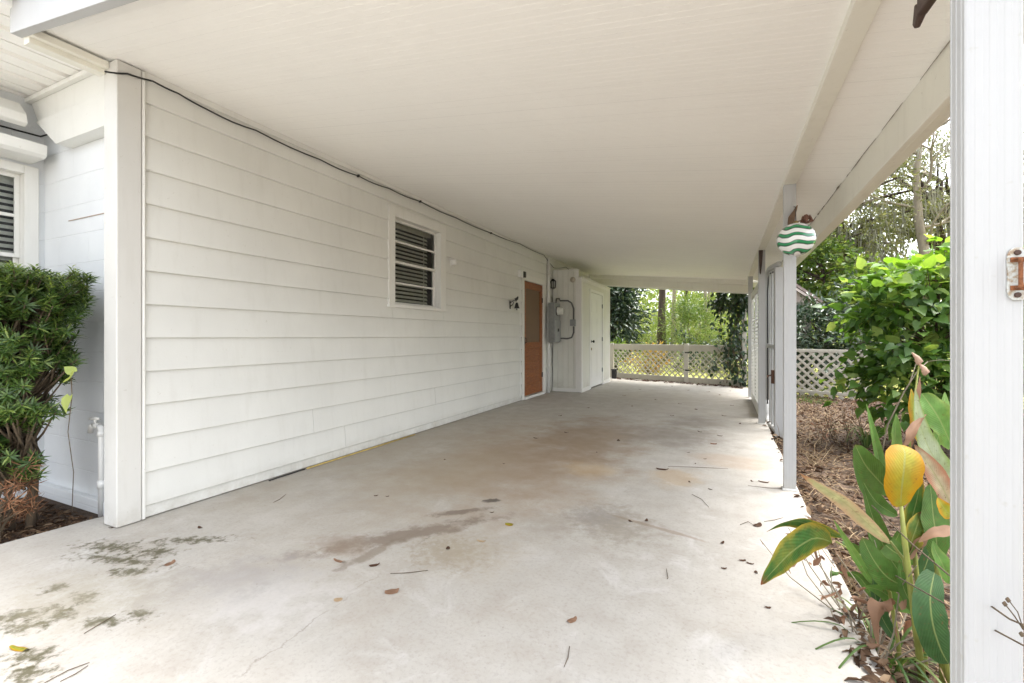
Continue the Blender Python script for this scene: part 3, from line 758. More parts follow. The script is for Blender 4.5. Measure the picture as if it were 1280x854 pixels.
# latch plate on the near post
lt = tag(empty('latch_plate', (.452, 1.066, 1.16)), 'rusty galvanised latch plate screwed to the near white post', 'latch')
mb = MB(); cx, cz = .4525, 1.207; poly = []
for i in range(40):
    q = 2 * math.pi * i / 40; s_, c_ = math.sin(q), math.cos(q)
    hw = .0165 - .0028 * math.exp(-(s_ * 2.2) ** 2); poly.append((cx + hw * math.copysign(abs(c_) ** .55, c_), cz + .045 * math.copysign(abs(s_) ** .75, s_)))
mb.prism(poly, 1.0648, 1.0695); mb.build('plate', M['galv'], lt, bevel=.001)
mb = MB(); mb.tube([(cx - .004, 1.0645, cz + .025), (cx - .004, 1.05, cz + .025), (cx - .004, 1.05, cz - .025), (cx - .004, 1.0645, cz - .025)], .0032, 8)
mb.tube([(cx + .008, 1.0645, cz + .022), (cx + .008, 1.054, cz + .022), (cx + .008, 1.054, cz - .022), (cx + .008, 1.0645, cz - .022)], .0028, 8)
for s_ in (-1, 1): mb.box(cx - .011, cx + .011, 1.062, 1.0646, cz + s_ * .024 - .004, cz + s_ * .024 + .004)
mb.build('staple', M['rust'], lt)
for s_ in (-1, 1):
    mb = MB(); mb.lathe([(.0034, 1.0615), (.0046, 1.0625), (.0046, 1.0647)], (cx - .002, 0, cz + s_ * .036), 12, 'Y'); mb.build('screw', plain('screw rust', (.07, .04, .03), .8), lt)

# ------------------------------------------------------------------ things on the sided wall
def top(o, label, cat, group=None): return tag(o, label, cat, group)
pts = [at(131, 89.5, X=-3.145), at(159, 92, X=-3.14), at(191, 101.5, X=-3.142), at(223, 117, X=-3.15), at(259, 137, X=-3.155), at(320, 163, X=-3.155), at(400, 199.5, X=-3.155),
       at(448, 220, X=-3.155), at(486, 235.5, X=-3.155), at(525.5, 252, X=-3.155), at(570, 272.5, X=-3.155), at(614, 291.5, X=-3.155), at(650, 305, X=-3.15), at(680, 319, X=-3.14)]
pts += [Vector((-3.13, 8.7, 2.49)), Vector((-2.9, 8.76, 2.50)), Vector((-2.66, 9.2, 2.30)), Vector((-2.62, 10.4, 2.29))]
mb = MB(); fin = []
for i in range(len(pts) - 1):
    for j in range(4):
        f = j / 4; p = pts[i].lerp(pts[i + 1], f); p.z -= .012 * math.sin(math.pi * f) * (1 if i > 3 else .3); fin.append(p)
fin.append(pts[-1])
mb.tube(fin, .005, 6)
cab = mb.build('cable', M['cable'], smooth=True); top(cab, 'black cable clipped along the top of the sided wall', 'cable')
for p in (pts[9], pts[11], pts[7]):
    mb = MB(); mb.box(WX + .006, WX + .036, p.y - .007, p.y + .007, p.z - .011, p.z + .011); mb.build('clip', M['black'], cab)

p = at(563, 328, X=WX)
e = top(empty('wall_vent', (WX + .01, p.y, p.z - .06)), 'round white vent cap beside the small wall window', 'vent')
mb = MB(); mb.lathe([(.058, 0), (.058, .012), (.05, .02), (.03, .022)], (WX + .01, p.y + .01, p.z), 24, 'X'); mb.build('flange', M['trim'], e, smooth=True)
mb = MB(); mb.lathe([(.036, 0), (.038, .05), (.03, .062), (.012, .066)], (WX + .032, p.y - .004, p.z - .004), 20, 'X'); mb.build('cap', M['pvc'], e, smooth=True)

p = at(649, 343, X=WX)
e = top(empty('wall_switch_box', (WX + .01, p.y, p.z - .06)), 'small white box with black sensor above the wooden door', 'sensor box')
mb = MB(); mb.box(WX + .012, WX + .07, p.y - .085, p.y + .02, p.z - .062, p.z + .062); mb.build('housing', M['doorwhite'], e, bevel=.004)
mb = MB(); mb.box(WX + .012, WX + .085, p.y + .022, p.y + .11, p.z - .05, p.z + .05); mb.build('sensor', M['black'], e, bevel=.006)
mb = MB(); mb.tube([(WX + .02, p.y + .0, p.z - .06), (WX + .02, p.y - .01, .06)], .006, 6); mb.build('wire', M['pvc'], e)

# iron bell with a bird on its bracket
p = at(643, 382, X=WX + .05)
e = top(empty('wall_bell', (WX + .02, p.y, p.z - .12)), 'dark iron wall bell with a bird on its bracket', 'bell')
mb = MB(); mb.box(WX + .014, WX + .022, p.y - .11, p.y - .08, p.z - .06, p.z + .07); mb.tube([(WX + .02, p.y - .095, p.z + .04), (WX + .06, p.y - .06, p.z + .075), (WX + .08, p.y + .02, p.z + .075)], .008, 6)
mb.tube([(WX + .02, p.y - .095, p.z - .02), (WX + .05, p.y - .06, p.z + .01), (WX + .06, p.y - .05, p.z + .06)], .006, 6); mb.build('bracket', M['black'], e)
mb = MB(); c = (WX + .08, p.y + .03, p.z - .045); mb.lathe([(.048, 0), (.042, .01), (.032, .04), (.026, .07), (.016, .09), (.005, .098)], c, 20); mb.build('bell', M['black'], e, smooth=True)
mb = MB(); mb.tube([c, (c[0], c[1], c[2] - .03)], [.004, .012], 8); mb.build('clapper', M['black'], e)
mb = MB(); b0 = Vector((WX + .08, p.y + .02, p.z + .10))
mb.tube([b0 + Vector((0, -.07, .005)), b0 + Vector((0, -.03, 0)), b0 + Vector((0, .01, .008)), b0 + Vector((0, .035, .03)), b0 + Vector((0, .05, .04)), b0 + Vector((0, .072, .036))], [.006, .018, .024, .017, .015, .002], 10)
mb.tube([b0 + Vector((0, 0, -.03)), b0], .004, 5); mb.build('bird', M['black'], e, smooth=True)

# electric riser, panel, conduit
mb = MB(); mb.tube([(WX + .045, 8.40, .004), (WX + .045, 8.40, 2.64)], .030, 14); o = mb.build('riser_pipe', M['pvc'], smooth=True); top(o, 'white vertical riser pipe behind the grey electric box', 'pipe')
for z in (.5, 2.3):
    mb = MB(); mb.box(WX + .01, WX + .082, 8.362, 8.438, z, z + .025); mb.build('strap', M['trim'], o, bevel=.002)
e = top(empty('electric_panel', (WX + .02, 8.45, .98)), 'grey electric meter box on the wall by the wooden door', 'electric box')
px0, px1 = WX + .085, WX + .215
mb = MB(); mb.box(px0, px1, 8.27, 8.60, .99, 1.76); mb.build('cabinet', M['greymetal'], e, bevel=.008)
mb = MB(); mb.box(px1 + .001, px1 + .016, 8.285, 8.585, 1.005, 1.42); mb.build('cover', plain('grey cover', (.33, .345, .34), .45, .1), e, bevel=.004)
mb = MB(); mb.lathe([(.085, 0), (.085, .02), (.075, .03), (.075, .10), (.065, .118), (.02, .122)], (px1, 8.435, 1.60), 24, 'X'); mb.build('meter', M['glasslens'], e, smooth=True)
mb = MB(); mb.lathe([(.094, 0), (.094, .018)], (px1, 8.435, 1.60), 24, 'X'); mb.build('meter_ring', M['conduit'], e)
mb = MB(); mb.box(px1 + .016, px1 + .03, 8.42, 8.45, 1.2, 1.26); mb.build('latch', M['black'], e)
SFY = 8.68                                  # front of the storage closet
def sf(u, v): return at(u, v, Y=SFY - .035)
mb = MB(); q = [Vector((px0 + .08, 8.50, 1.762)), Vector((px0 + .08, 8.52, 1.85)), Vector((px0 + .10, SFY - .04, 1.86)), sf(700, 376), sf(710, 376), sf(714.5, 379), sf(717, 386), sf(717, 400)]
mb.tube(q, .0155, 10)
q2 = [sf(717, 408), sf(717, 416), sf(714.5, 422), sf(709, 423.5), sf(700, 423), Vector((px0 + .11, SFY - .04, 1.10)), Vector((px0 + .09, 8.601, 1.10))]
mb.tube(q2, .0155, 10)
o = mb.build('conduit_loop', M['conduit'], smooth=True); top(o, 'bent dark grey conduit looping across the closet front', 'conduit')
p = sf(716.5, 403.5); mb = MB(); mb.box(p.x - .055, p.x + .045, SFY - .075, SFY - .002, p.z - .065, p.z + .065); mb.build('junction_box', M['greymetal'], o, bevel=.005)

# ------------------------------------------------------------------ storage closet
st = top(empty('storage_closet', (-2.85, 9.9, 0)), 'white panelled storage closet with a white door', 'closet')
SX = -2.547
mb = MB()
n = 5; xw = (SX - .06 - (-3.15)) / n
for i in range(n): mb.box(-3.15 + i * xw + .002, -3.15 + (i + 1) * xw - .002, SFY, SFY + .02, .075, 2.44)
mb.box(-3.15, SX - .058, SFY + .0205, SFY + .04, .005, 2.438); mb.build('front_wall', M['shed'], st, bevel=.003)
mb = MB()
mb.box(SX - .024, SX - .004, 8.79, 9.27, .08, 2.19); mb.box(SX - .024, SX - .004, 10.42, 11.06, .08, 2.19); mb.box(SX - .024, SX - .004, 9.27, 10.42, 2.1, 2.19)
mb.box(-3.15, SX - .03, 11.07, 11.1, .005, 2.24); mb.box(-3.15, SX + .02, 8.73, 11.12, 2.265, 2.29)
mb.build('side_wall', M['shed'], st, bevel=.002)
mb = MB()
mb.box(SX - .057, SX + .002, SFY - .012, SFY + .085, .075, 2.262); mb.box(SX - .03, SX + .004, 8.766, 11.1, 2.19, 2.264); mb.box(SX - .03, SX + .004, 11.03, 11.1, .08, 2.19)
mb.box(-3.15, SX + .006, SFY - .018, SFY - .001, .004, .074); mb.box(SX - .02, SX + .012, SFY, 9.24, .004, .078); mb.box(SX - .02, SX + .012, 10.44, 11.1, .004, .078)
mb.box(SX - .12, SX - .058, SFY - .012, SFY + .02, .075, 2.40); mb.build('trim', M['trim'], st, bevel=.003)
mb = MB(); mb.box(SX - .06, SX + .010, 9.27, 9.34, .004, 2.10); mb.box(SX - .06, SX + .010, 10.35, 10.42, .004, 2.10); mb.box(SX - .06, SX + .010, 9.34, 10.35, 2.04, 2.10); mb.build('door_frame', M['doorwhite'], st, bevel=.003)
mb = MB(); mb.box(SX - .045, SX - .012, 9.345, 10.345, .03, 2.035)
for (ya, yb) in ((9.45, 9.80), (9.89, 10.24)):
    for (za, zb) in ((.22, .82), (.95, 1.50), (1.62, 1.90)): mb.box(SX - .0118, SX - .006, ya, yb, za, zb)
d2 = mb.build('door', M['doorwhite'], st, bevel=.005)
mb = MB(); mb.lathe([(.03, 0), (.03, .008), (.012, .012), (.012, .04), (.028, .05), (.03, .066), (.015, .078)], (SX - .012, 9.41, 1.0), 16, 'X'); mb.build('knob', M['black'], d2, smooth=True)
mb = MB(); mb.lathe([(.028, 0), (.028, .015), (.015, .02)], (SX - .012, 9.41, .84), 16, 'X'); mb.build('deadbolt', M['brass'], d2, smooth=True)
for z in (.3, 1.0, 1.75):
    mb = MB(); mb.box(SX - .012, SX + .013, 10.338, 10.352, z, z + .09); mb.build('hinge', M['greymetal'], d2)

p = at(691, 355, Y=SFY - .08)
e = top(empty('wall_lantern', (p.x, SFY, p.z - .1)), 'small black wall lantern on the closet front', 'lantern')
mb = MB(); mb.box(p.x - .07, p.x - .01, SFY - .018, SFY - .001, p.z - .02, p.z + .10); mb.tube([(p.x - .04, SFY - .015, p.z + .04), (p.x - .02, SFY - .06, p.z + .10), (p.x + .01, SFY - .09, p.z + .09)], .01, 8); mb.build('bracket', M['black'], e)
mb = MB(); cx, cy = p.x + .01, SFY - .09
mb.lathe([(.015, .098), (.025, .085), (.062, .055), (.062, .047)], (cx, cy, p.z), 6); mb.lathe([(.05, -.088), (.055, -.08), (.03, -.095)], (cx, cy, p.z), 6)
for i in range(6):
    q = 2 * math.pi * i / 6; mb.bar((cx + .048 * math.cos(q), cy + .048 * math.sin(q), p.z - .085), (cx + .055 * math.cos(q), cy + .055 * math.sin(q), p.z + .05), .01, .01)
mb.build('cage', M['black'], e)
mb = MB(); mb.lathe([(.038, -.08), (.044, .045)], (cx, cy, p.z), 6); mb.build('glass', plain('lantern glass', (.35, .36, .33), .15), e)
p = at(717, 350, Y=SFY - .06)
e = top(empty('flood_light', (p.x, SFY, p.z - .05)), 'small beige flood lamp on the closet front', 'flood lamp')
mb = MB(); mb.box(p.x - .04, p.x + .04, SFY - .025, SFY - .001, p.z - .02, p.z + .075); mb.build('mount', M['trim'], e, bevel=.004)
mb = MB(); mb.lathe([(.02, 0), (.03, -.03), (.055, -.08), (.055, -.09)], (p.x, SFY - .03, p.z), 16, 'Y'); mb.build('lamp', plain('beige lamp', (.5, .45, .36), .4), e, smooth=True)

mb = MB(); yA, yB = 2.70, 4.15; mb.tube([(-3.138, yA, .008), (-3.134, (yA + yB) / 2, .009), (-3.139, yB, .008)], .0065, 8); o = mb.build('garden_cane', M['yellowstick'], smooth=True); top(o, 'thin yellow cane lying along the foot of the sided wall', 'cane')
mb = MB(); mb.tube([(-3.136, yA - .35, .007), (-3.138, yA - .02, .008)], .0045, 8); mb.build('dark_end', M['rubber'], o, smooth=True)
p = at(765, 468, Y=11.75); mb = MB(); mb.box(-2.70, -2.58, 11.95, 12.06, -.1, .22); mb.box(-2.71, -2.57, 11.94, 12.07, .22, .25)
o = mb.build('drain_bin', M['rubber'], bevel=.01); top(o, 'small black bin at the left end of the lattice fence', 'bin')

# ------------------------------------------------------------------ hose tap
yb = 1.51
fx = at(126.5, 600, Y=yb).x
e = top(empty('garden_tap', (fx, yb, -.03)), 'white standpipe with a garden tap beside the corner column', 'tap')
zt = at(126, 533, Y=yb).z; xa = at(97, 538, Y=yb).x
mb = MB(); mb.tube([(fx, yb, -.04), (fx, yb, zt - .03), (fx - .006, yb, zt - .008), (fx - .03, yb, zt)], .016, 12); mb.tube([(fx, yb, zt - .06), (fx, yb, zt - .03)], .022, 12); mb.tube([(fx, yb, .14), (fx, yb, .19)], .021, 12); mb.build('pipe', M['pvc'], e, smooth=True)
mb = MB(); mb.tube([(fx - .03, yb, zt), (fx - .09, yb, zt)], .017, 10); mb.tube([(fx - .085, yb, zt), (fx - .12, yb, zt - .01), (fx - .135, yb, zt - .05)], [.018, .016, .015], 10); mb.tube([(fx - .075, yb, zt), (fx - .075, yb, zt + .04)], .008, 8); mb.build('spout', M['trim'], e, smooth=True)
mb = MB(); mb.tube([(fx - .115, yb - .01, zt + .042), (fx - .075, yb, zt + .045), (fx - .04, yb + .005, zt + .042)], [.008, .011, .008], 8); mb.build('handle', M['trim'], e, smooth=True)

# ------------------------------------------------------------------ lattice fences
def lattice(mb, A, B, z0, z1, pitch, w, t, clipz=True):
    """two layers of diagonal laths between ground points A and B, clipped to the panel"""
    A, B = Vector(A), Vector(B); d = B - A; Lh = d.length; d.normalize(); nrm = Vector((d.y, -d.x, 0)); hgt = z1 - z0
    for sgn, off in ((1, 0.0), (-1, t)):
        s = -hgt if sgn > 0 else 0
        end = Lh if sgn > 0 else Lh + hgt
        while s < end:
            ss = [(s, 0), (s + sgn * hgt, hgt)]
            (sa, za), (sb, zb) = ss
            lo, hi = 0.0, 1.0; ds = sb - sa
            t0, t1 = sorted(((0 - sa) / ds, (Lh - sa) / ds)); lo, hi = max(lo, t0), min(hi, t1)
            if hi - lo > .01:
                p = A + d * (sa + ds * lo) + Vector((0, 0, z0 + hgt * lo)) + nrm * off; q = A + d * (sa + ds * hi) + Vector((0, 0, z0 + hgt * hi)) + nrm * off
                mb.bar(p, q, w, t * .95, up=nrm)
            s += pitch
def fpt(x, z=0): return Vector((x, FENCE(x), z))
fe = top(empty('lattice_fence', (-1.2, FENCE(-1.2), 0)), 'white lattice fence with top rail across the carport end', 'fence')
xL, xM, xR = -2.78, -.84, .33
dx = Vector((1, -.36, 0)).normalized()
for (a, b_) in ((xL + .07, xM - .06), (xM + .06, xR)):
    mb = MB(); lattice(mb, fpt(a), fpt(b_), .12, .76, .145, .026, .008); mb.build('lattice_panel', M['lattice'], fe)
    mb = MB(); mb.bar(fpt(a - .05, .83), fpt(b_ + .05, .83), .05, .15); mb.build('top_rail', M['lattice'], fe, bevel=.004)
    mb = MB(); mb.bar(fpt(a - .05, .06), fpt(b_ + .05, .06), .045, .14); mb.build('bottom_rail', M['lattice'], fe, bevel=.004)
for xx, zt in ((xL, .92), (xM, .93)):
    mb = MB(); mb.bar(fpt(xx, -.1) - Vector((0, .03, 0)), fpt(xx, zt) - Vector((0, .03, 0)), .1, .1, up=(1, 0, 0)); mb.build('post', M['lattice'], fe, bevel=.004)
for z in (.72, .30):
    mb = MB(); q = fpt(xM, z) + Vector((0, -.085, 0)); mb.bar(q - dx * .05, q + dx * .09, .01, .03); mb.build('hinge', M['black'], fe)
mb = MB(); mb.bar(Vector((.385, FENCE(.385) - .02, -.1)), Vector((.385, FENCE(.385) - .02, 1.72)), .09, .09, up=(1, 0, 0)); o = mb.build('gate_post', M['lattice'], bevel=.004)
top(o, 'tall square white post at the right end of the carport fence', 'post')
f2 = top(empty('lattice_screen', (1.4, FENCE(1.4), -.1)), 'open white lattice panel standing on leaf litter right of the carport', 'lattice panel')
FX = lambda x, z: Vector((x, FENCE(x) + .05 - .08 * (x - .5), z))
mb = MB(); lattice(mb, FX(.55, 0), FX(2.35, 0), -.10, .80, .165, .042, .009); mb.build('lattice_panel', M['lattice'], f2)
mb = MB(); mb.bar(FX(.5, .82), FX(2.4, .82), .04, .06); mb.build('top_rail', M['lattice'], f2, bevel=.003)
mb = MB(); mb.bar(FX(.5, .0), FX(2.4, .0), .04, .05); mb.build('bottom_rail', M['lattice'], f2, bevel=.003)
for xx in (.52, 2.38):
    mb = MB(); mb.bar(FX(xx, -.12), FX(xx, .86), .07, .07, up=(1, 0, 0)); mb.build('post', M['lattice'], f2, bevel=.003)

# louvred shutter between the far posts, gate by the third post
sh = top(empty('louvred_shutter', (.44, 8.0, 0)), 'white louvred shutter panel leaning between the far carport posts', 'shutter')
sx = .42
mb = MB(); mb.box(sx, sx + .04, 6.95, 7.05, .06, 1.86); mb.box(sx, sx + .04, 8.95, 9.05, .06, 1.86); mb.box(sx, sx + .04, 7.05, 8.95, 1.76, 1.86); mb.box(sx, sx + .04, 7.05, 8.95, .002, .16); mb.box(sx, sx + .04, 7.96, 8.04, .16, 1.76); mb.build('frame', M['trim'], sh, bevel=.003)
for (ya, yb_) in ((7.05, 7.96), (8.04, 8.95)):
    mb = MB(); z = .2
    while z < 1.74:
        mb.add([(sx, ya, z - .018), (sx + .006, ya, z - .018), (sx + .04, ya, z + .02), (sx + .034, ya, z + .02), (sx, yb_, z - .018), (sx + .006, yb_, z - .018), (sx + .04, yb_, z + .02), (sx + .034, yb_, z + .02)],
               [(0, 1, 2, 3), (7, 6, 5, 4), (0, 4, 5, 1), (1, 5, 6, 2), (2, 6, 7, 3), (3, 7, 4, 0)]); z += .055
    mb.build('louvres', M['trim'], sh)
ga = top(empty('screen_gate', (.53, 6, -.1)), 'white tubular gate with rounded corners standing open beside the third post', 'gate')
g0, g1 = Vector((.515, 7.05, 0)), Vector((.578, 6.2, 0))
def gp(f, z): q = g0.lerp(g1, f); return Vector((q.x, q.y, z))
loop = [gp(.0, .25), gp(0, 1.72), gp(.03, 1.86), gp(.12, 1.96), gp(.3, 1.99), gp(1, 1.96)]
mb = MB(); mb.tube(loop, .032, 10); mb.tube([gp(0, .25), gp(.02, .06), gp(.1, -.02), gp(.3, -.04), gp(1, -.04)], .032, 10); mb.build('frame', M['post'], ga, smooth=True)
mb = MB(); mb.bar(gp(1, -.09), gp(1, 1.92), .085, .05, up=(g1 - g0).normalized()); mb.build('stile', M['post'], ga, bevel=.004)
mb = MB(); mb.tube([gp(.08, .2), gp(.08, 1.7), gp(.15, 1.88), gp(.3, 1.92), gp(.95, 1.90)], .009, 6); mb.build('gasket', M['rubber'], ga)
for f in (.3, .5, .7):
    mb = MB(); mb.bar(gp(f, -.03), gp(f, 1.95), .02, .05, up=(g1 - g0).normalized()); mb.build('picket', M['post'], ga)
mb = MB(); mb.bar(gp(.07, .98), gp(.95, .98), .03, .05); mb.build('cross_bar', M['post'], ga, bevel=.003)
mb = MB(); q = gp(.93, .62); mb.box(q.x - .07, q.x - .03, q.y - .03, q.y + .03, q.z - .08, q.z + .08); mb.tube([q + Vector((-.05, 0, .02)), q + Vector((-.11, -.02, .01)), q + Vector((-.11, -.08, .0))], .01, 6); mb.build('latch', plain('old latch iron', (.10, .05, .03), .8), ga, bevel=.003)

# ------------------------------------------------------------------ wooden hooks and the glass ball
def hook(name, label, prof, thick, y0, mat, ax='X'):
    mb = MB(); mb.prism(prof, y0, y0 + thick, 'YZ' if ax == 'X' else 'XZ'); o = mb.build(name, mat, bevel=.003); return top(o, label, 'bracket')
hook('wooden_bracket', 'dark stained wooden wedge bracket on the third carport post', [(.386, 2.185), (.432, 2.185), (.425, 2.02), (.408, 1.88), (.397, 1.90), (.388, 2.05)], .03, 6.486, M['darkwood'], 'Z')
a, b_ = at(985, 283, Y=3.74), at(997, 257, Y=3.74)
hook('wooden_bracket', 'brown curved wooden bracket on the second post, above the glass ball', [(a.x, a.z), (a.x + .005, a.z + .07), (a.x + .03, b_.z - .035), (b_.x - .004, b_.z + .004), (b_.x + .002, b_.z), (b_.x - .004, b_.z - .03), (b_.x - .016, a.z + .06), (b_.x - .022, a.z)], .045, 3.735, M['brownwood'], 'Z')
mb = MB(); a, b_ = Vector((.43, 1.1305, 1.80)), at(1145, 34, X=.42)
b2 = at(1152, 8, X=.42)
mb.bar(Vector((.425, 1.131, 1.865)), b2, .02, .045); mb.bar(b2, b_ , .02, .045, w2=.012, h2=.02)
o = mb.build('wooden_bracket', M['darkwood'], bevel=.004); top(o, 'dark wooden bracket arm behind the near post, seen at the top edge', 'bracket')
c = at(995, 299.5, Y=3.60); rB = 21.3 / F * (c.x * -SY + c.y * CY)
e = top(empty('glass_ball', (c.x, c.y, c.z)), 'green and white striped glass ball hanging by the second post', 'ornament')
mb = MB(); prof = [(max(.002, rB * math.sin(math.pi * i / 28)), -rB * .96 * math.cos(math.pi * i / 28)) for i in range(29)]; mb.lathe(prof, c, 40); mb.build('ball', M['ball'], e, smooth=True)
mb = MB(); mb.lathe([(.016, rB * .93), (.014, rB * 1.06), (.006, rB * 1.10)], c, 12); mb.build('cap', M['brass'], e, smooth=True)
mb = MB(); mb.tube([(c.x, c.y, c.z + rB), (c.x + .004, c.y + .06, 1.99), (c.x + .006, 3.76, 2.02)], .0022, 5); mb.build('string', M['cable'], e)
mb = MB(); q = Vector((c.x + .06, c.y + .02, c.z + rB * 1.12))
for i in range(3):
    an = i * 2.3; mb.tube([q, q + Vector((.02 * math.cos(an), .02 * math.sin(an), .02)), q + Vector((.032 * math.cos(an), .02 * math.sin(an), -.005)), q + Vector((.005, 0, -.02))], [.008, .016, .014, .005], 7)
mb.tube([(c.x, c.y, c.z + rB * 1.04), (c.x + .03, c.y, c.z + rB * 1.08), q], .003, 5)
mb.build('bow', plain('dried brown bow', (.12, .055, .035), .8), e)

# ------------------------------------------------------------------ planting bed: shrub, dead shrub, vine
def whorl_leaves(centres, axes, n, L, W, rng, tilt=.55):
    C = []; D = []; N = []
    for c_, a_ in zip(centres, axes):
        a_ = a_ / np.linalg.norm(a_); t = np.cross(a_, rng.normal(size=3)); t /= np.linalg.norm(t); b2 = np.cross(a_, t)
        for i in range(n):
            q = 2.4 * i + rng.random() * .4; rad = t * math.cos(q) + b2 * math.sin(q)
            tl = tilt * (.15 + 1.25 * i / n) + rng.normal() * .08
            D.append(rad * math.cos(tl - .3) * 1.0 + a_ * math.sin(1.2 - tl)); N.append(a_); C.append(c_ - a_ * .05 * (1 - i / n) + rad * .004)
    m = len(C); l_ = L * (.7 + .5 * rng.random(m)); return np.array(C), np.array(D), np.array(N), l_, np.full(m, W) * (.8 + .4 * rng.random(m))
rng = np.random.default_rng(11)
sb = top(empty('evergreen_shrub', (-3.74, 1.22, -.03)), 'clipped dark evergreen shrub with narrow leaves beside the corner column', 'shrub')
cs = []; ax = []
tries = 0
while len(cs) < 1150 and tries < 60000:
    tries += 1
    z = .30 + 1.19 * rng.random() ** .68; hw = .38 * (1.12 if z > 1.25 else (.95 if z > .9 else .82)) * (1 if z > .65 else .62)
    x = -3.76 + (rng.random() * 2 - 1) * hw * 1.25; y = 1.16 + (rng.random() * 2 - 1) * hw * .72
    k_ = ((x + 3.76) / hw / 1.25) ** 2 + ((y - 1.16) / hw / .72) ** 2
    if k_ > 1 or (k_ < .3 and z < 1.35): continue
    if x > -3.40 or y > 1.50: continue
    if z < 1.2 and mnoise.noise(Vector((x * 4.5, y * 4.5, z * 4.5))) < -.11: continue
    cs.append((x, y, z)); ax.append(((x + 3.76) * 1.6 + rng.normal() * .25, (y - 1.16) * 1.6 - .15 + rng.normal() * .25, .55 + (.5 if z > 1.35 else 0) + rng.normal() * .2))
cs = np.array(cs); ax = np.array(ax)
C, D, N, L, W = whorl_leaves(cs, ax, 17, .057, .0095, rng)
leaf_mesh('leaves', M['l_podo'], C, D, N, L, W, T_BLADE, sb)
sel = (cs[:, 2] > 1.2) & (rng.random(len(cs)) < .45) | (rng.random(len(cs)) < .07)
C, D, N, L, W = whorl_leaves(cs[sel] + np.array((0, -.012, .03)), ax[sel] * (.4, .4, 1) + (0, 0, .5), 13, .042, .008, rng, .4)
leaf_mesh('new_growth', leaf_mat('new shrub growth', [(0, (.12, .20, .04)), (.7, (.20, .28, .06)), (1, (.32, .38, .11))], .45, .3), C, D, N, L, W, T_BLADE, sb)
mb = MB()
for i in range(3):
    an = i * 2.1; b0 = Vector((-3.74 + .05 * math.cos(an), 1.22 + .05 * math.sin(an), -.06)); t0 = Vector((-3.78 + .14 * math.cos(an), 1.18 + .12 * math.sin(an), 1.15 + .12 * math.sin(i * 3)))
    mb.tube([b0, b0.lerp(t0, .3) + Vector((.02, .01, 0)), b0.lerp(t0, .65) + Vector((-.02, 0, 0)), t0], [.024, .017, .012, .006] if i == 0 else [.013, .011, .009, .005], 8)
for i in range(0, len(cs), 2):
    p = Vector(cs[i]); s_ = Vector((-3.77 + .05 * rng.normal(), 1.19 + .05 * rng.normal(), max(.2, p.z - .28))); mb.tube([s_, s_.lerp(p, .6) + Vector((0, 0, -.02)), p], [.008, .006, .003], 5)
mb.build('stems', M['stem'], sb, smooth=True)
dd = top(empty('withered_shrub', (-3.66, 1.02, -.03)), 'withered brown narrow leaved shrub at the foot of the evergreen shrub', 'shrub')
cs2 = np.array([tuple(at(2 + 84 * rng.random() ** 1.3, 578 + 72 * rng.random() ** .8, Y=.98 + .22 * rng.random())) for _ in range(64)]); cs2 = cs2[(cs2[:, 0] < -3.53) & (cs2[:, 1] < 1.38)]
ax2 = np.array([(rng.normal() * 1.0, -.3 + rng.normal() * .7, .35 + rng.normal() * .4) for _ in range(len(cs2))])
C, D, N, L, W = whorl_leaves(cs2, ax2, 15, .088, .0055, rng); leaf_mesh('leaves', M['l_podo_dead'], C, D, N, L, W, T_BLADE, dd)
mb = MB()
for p in cs2: mb.tube([(-3.7 + .06 * rng.normal(), 1.06, -.05), (-3.72 + .5 * (p[0] + 3.72), .5 * (1.06 + p[1]), p[2] * .6), p], [.007, .005, .003], 5)
mb.build('stems', M['stem'], dd)
vn = top(empty('lime_vine', (-3.5, 1.3, -.03)), 'lime green vine leaves hanging in the evergreen shrub', 'vine')
a, b_ = at(89, 472, Y=1.18), at(88, 494, Y=1.16)
C = np.array([a, b_, at(93, 466, Y=1.2)]); leaf_mesh('leaves', M['l_lime'], C, np.array([(.5, -.3, .1), (.12, -.35, -1), (-.3, -.2, .25)]), np.array([(0, -1, .6), (.1, -1, .1), (0, -.7, .7)]), np.array([.085, .09, .06]), np.array([.075, .085, .05]), T_HEART, vn)
mb = MB(); mb.tube([at(90, 640, Y=1.36), at(92, 590, Y=1.33), at(85, 540, Y=1.28), at(90, 495, Y=1.18), a], .0022, 5); mb.build('stem', M['stem'], vn)
# bed mulch
n = 2600; C = np.stack([-3.47 - 1.1 * rng.random(n) ** 1.2, .5 + .93 * rng.random(n), -.03 + .02 * rng.random(n)], 1)
D = rng.normal(size=(n, 3)) * (1, 1, .18); N = rng.normal(size=(n, 3)) * .35 + (0, 0, 1); L = .045 * (.4 + rng.random(n))
o = leaf_mesh('mulch', M['litter'], C, D, N, L, L * .32, T_OVAL); tag(o, 'brown mulch of dead leaves in the planting bed', 'mulch', kind='stuff')

# ------------------------------------------------------------------ litter and weeds to the right
n = 20000
X_ = .47 + 3.6 * rng.random(n) ** 1.25; Y_ = .7 + 10.6 * rng.random(n)
X_[:170] = .47 - .10 * rng.random(170) ** 2; Y_[:170] = 1.2 + 1.0 * rng.random(170)
C = np.stack([X_, Y_, np.where(X_ < .475, .008, -.105 + .035 * rng.random(n))], 1); C = C[C[:, 1] < FENCE(C[:, 0]) + .4]; n = len(C)
D = rng.normal(size=(n, 3)) * (1, 1, .3); N = rng.normal(size=(n, 3)) * .45 + (0, 0, 1); L = .055 * (.4 + rng.random(n))
o = leaf_mesh('leaf_litter', M['litter'], C, D, N, L, L * .5, T_OVAL); tag(o, 'brown leaf litter covering the soil beside the slab', 'leaf litter', kind='stuff')
n = 2600; C = np.stack([.5 + 1.2 * rng.random(n), 1.3 + 8 * rng.random(n), -.09 + .05 * rng.random(n)], 1)
D = rng.normal(size=(n, 3)) * (1, 1, .22); N = np.tile((0, 0, 1.), (n, 1)); L = .20 * (.4 + rng.random(n))
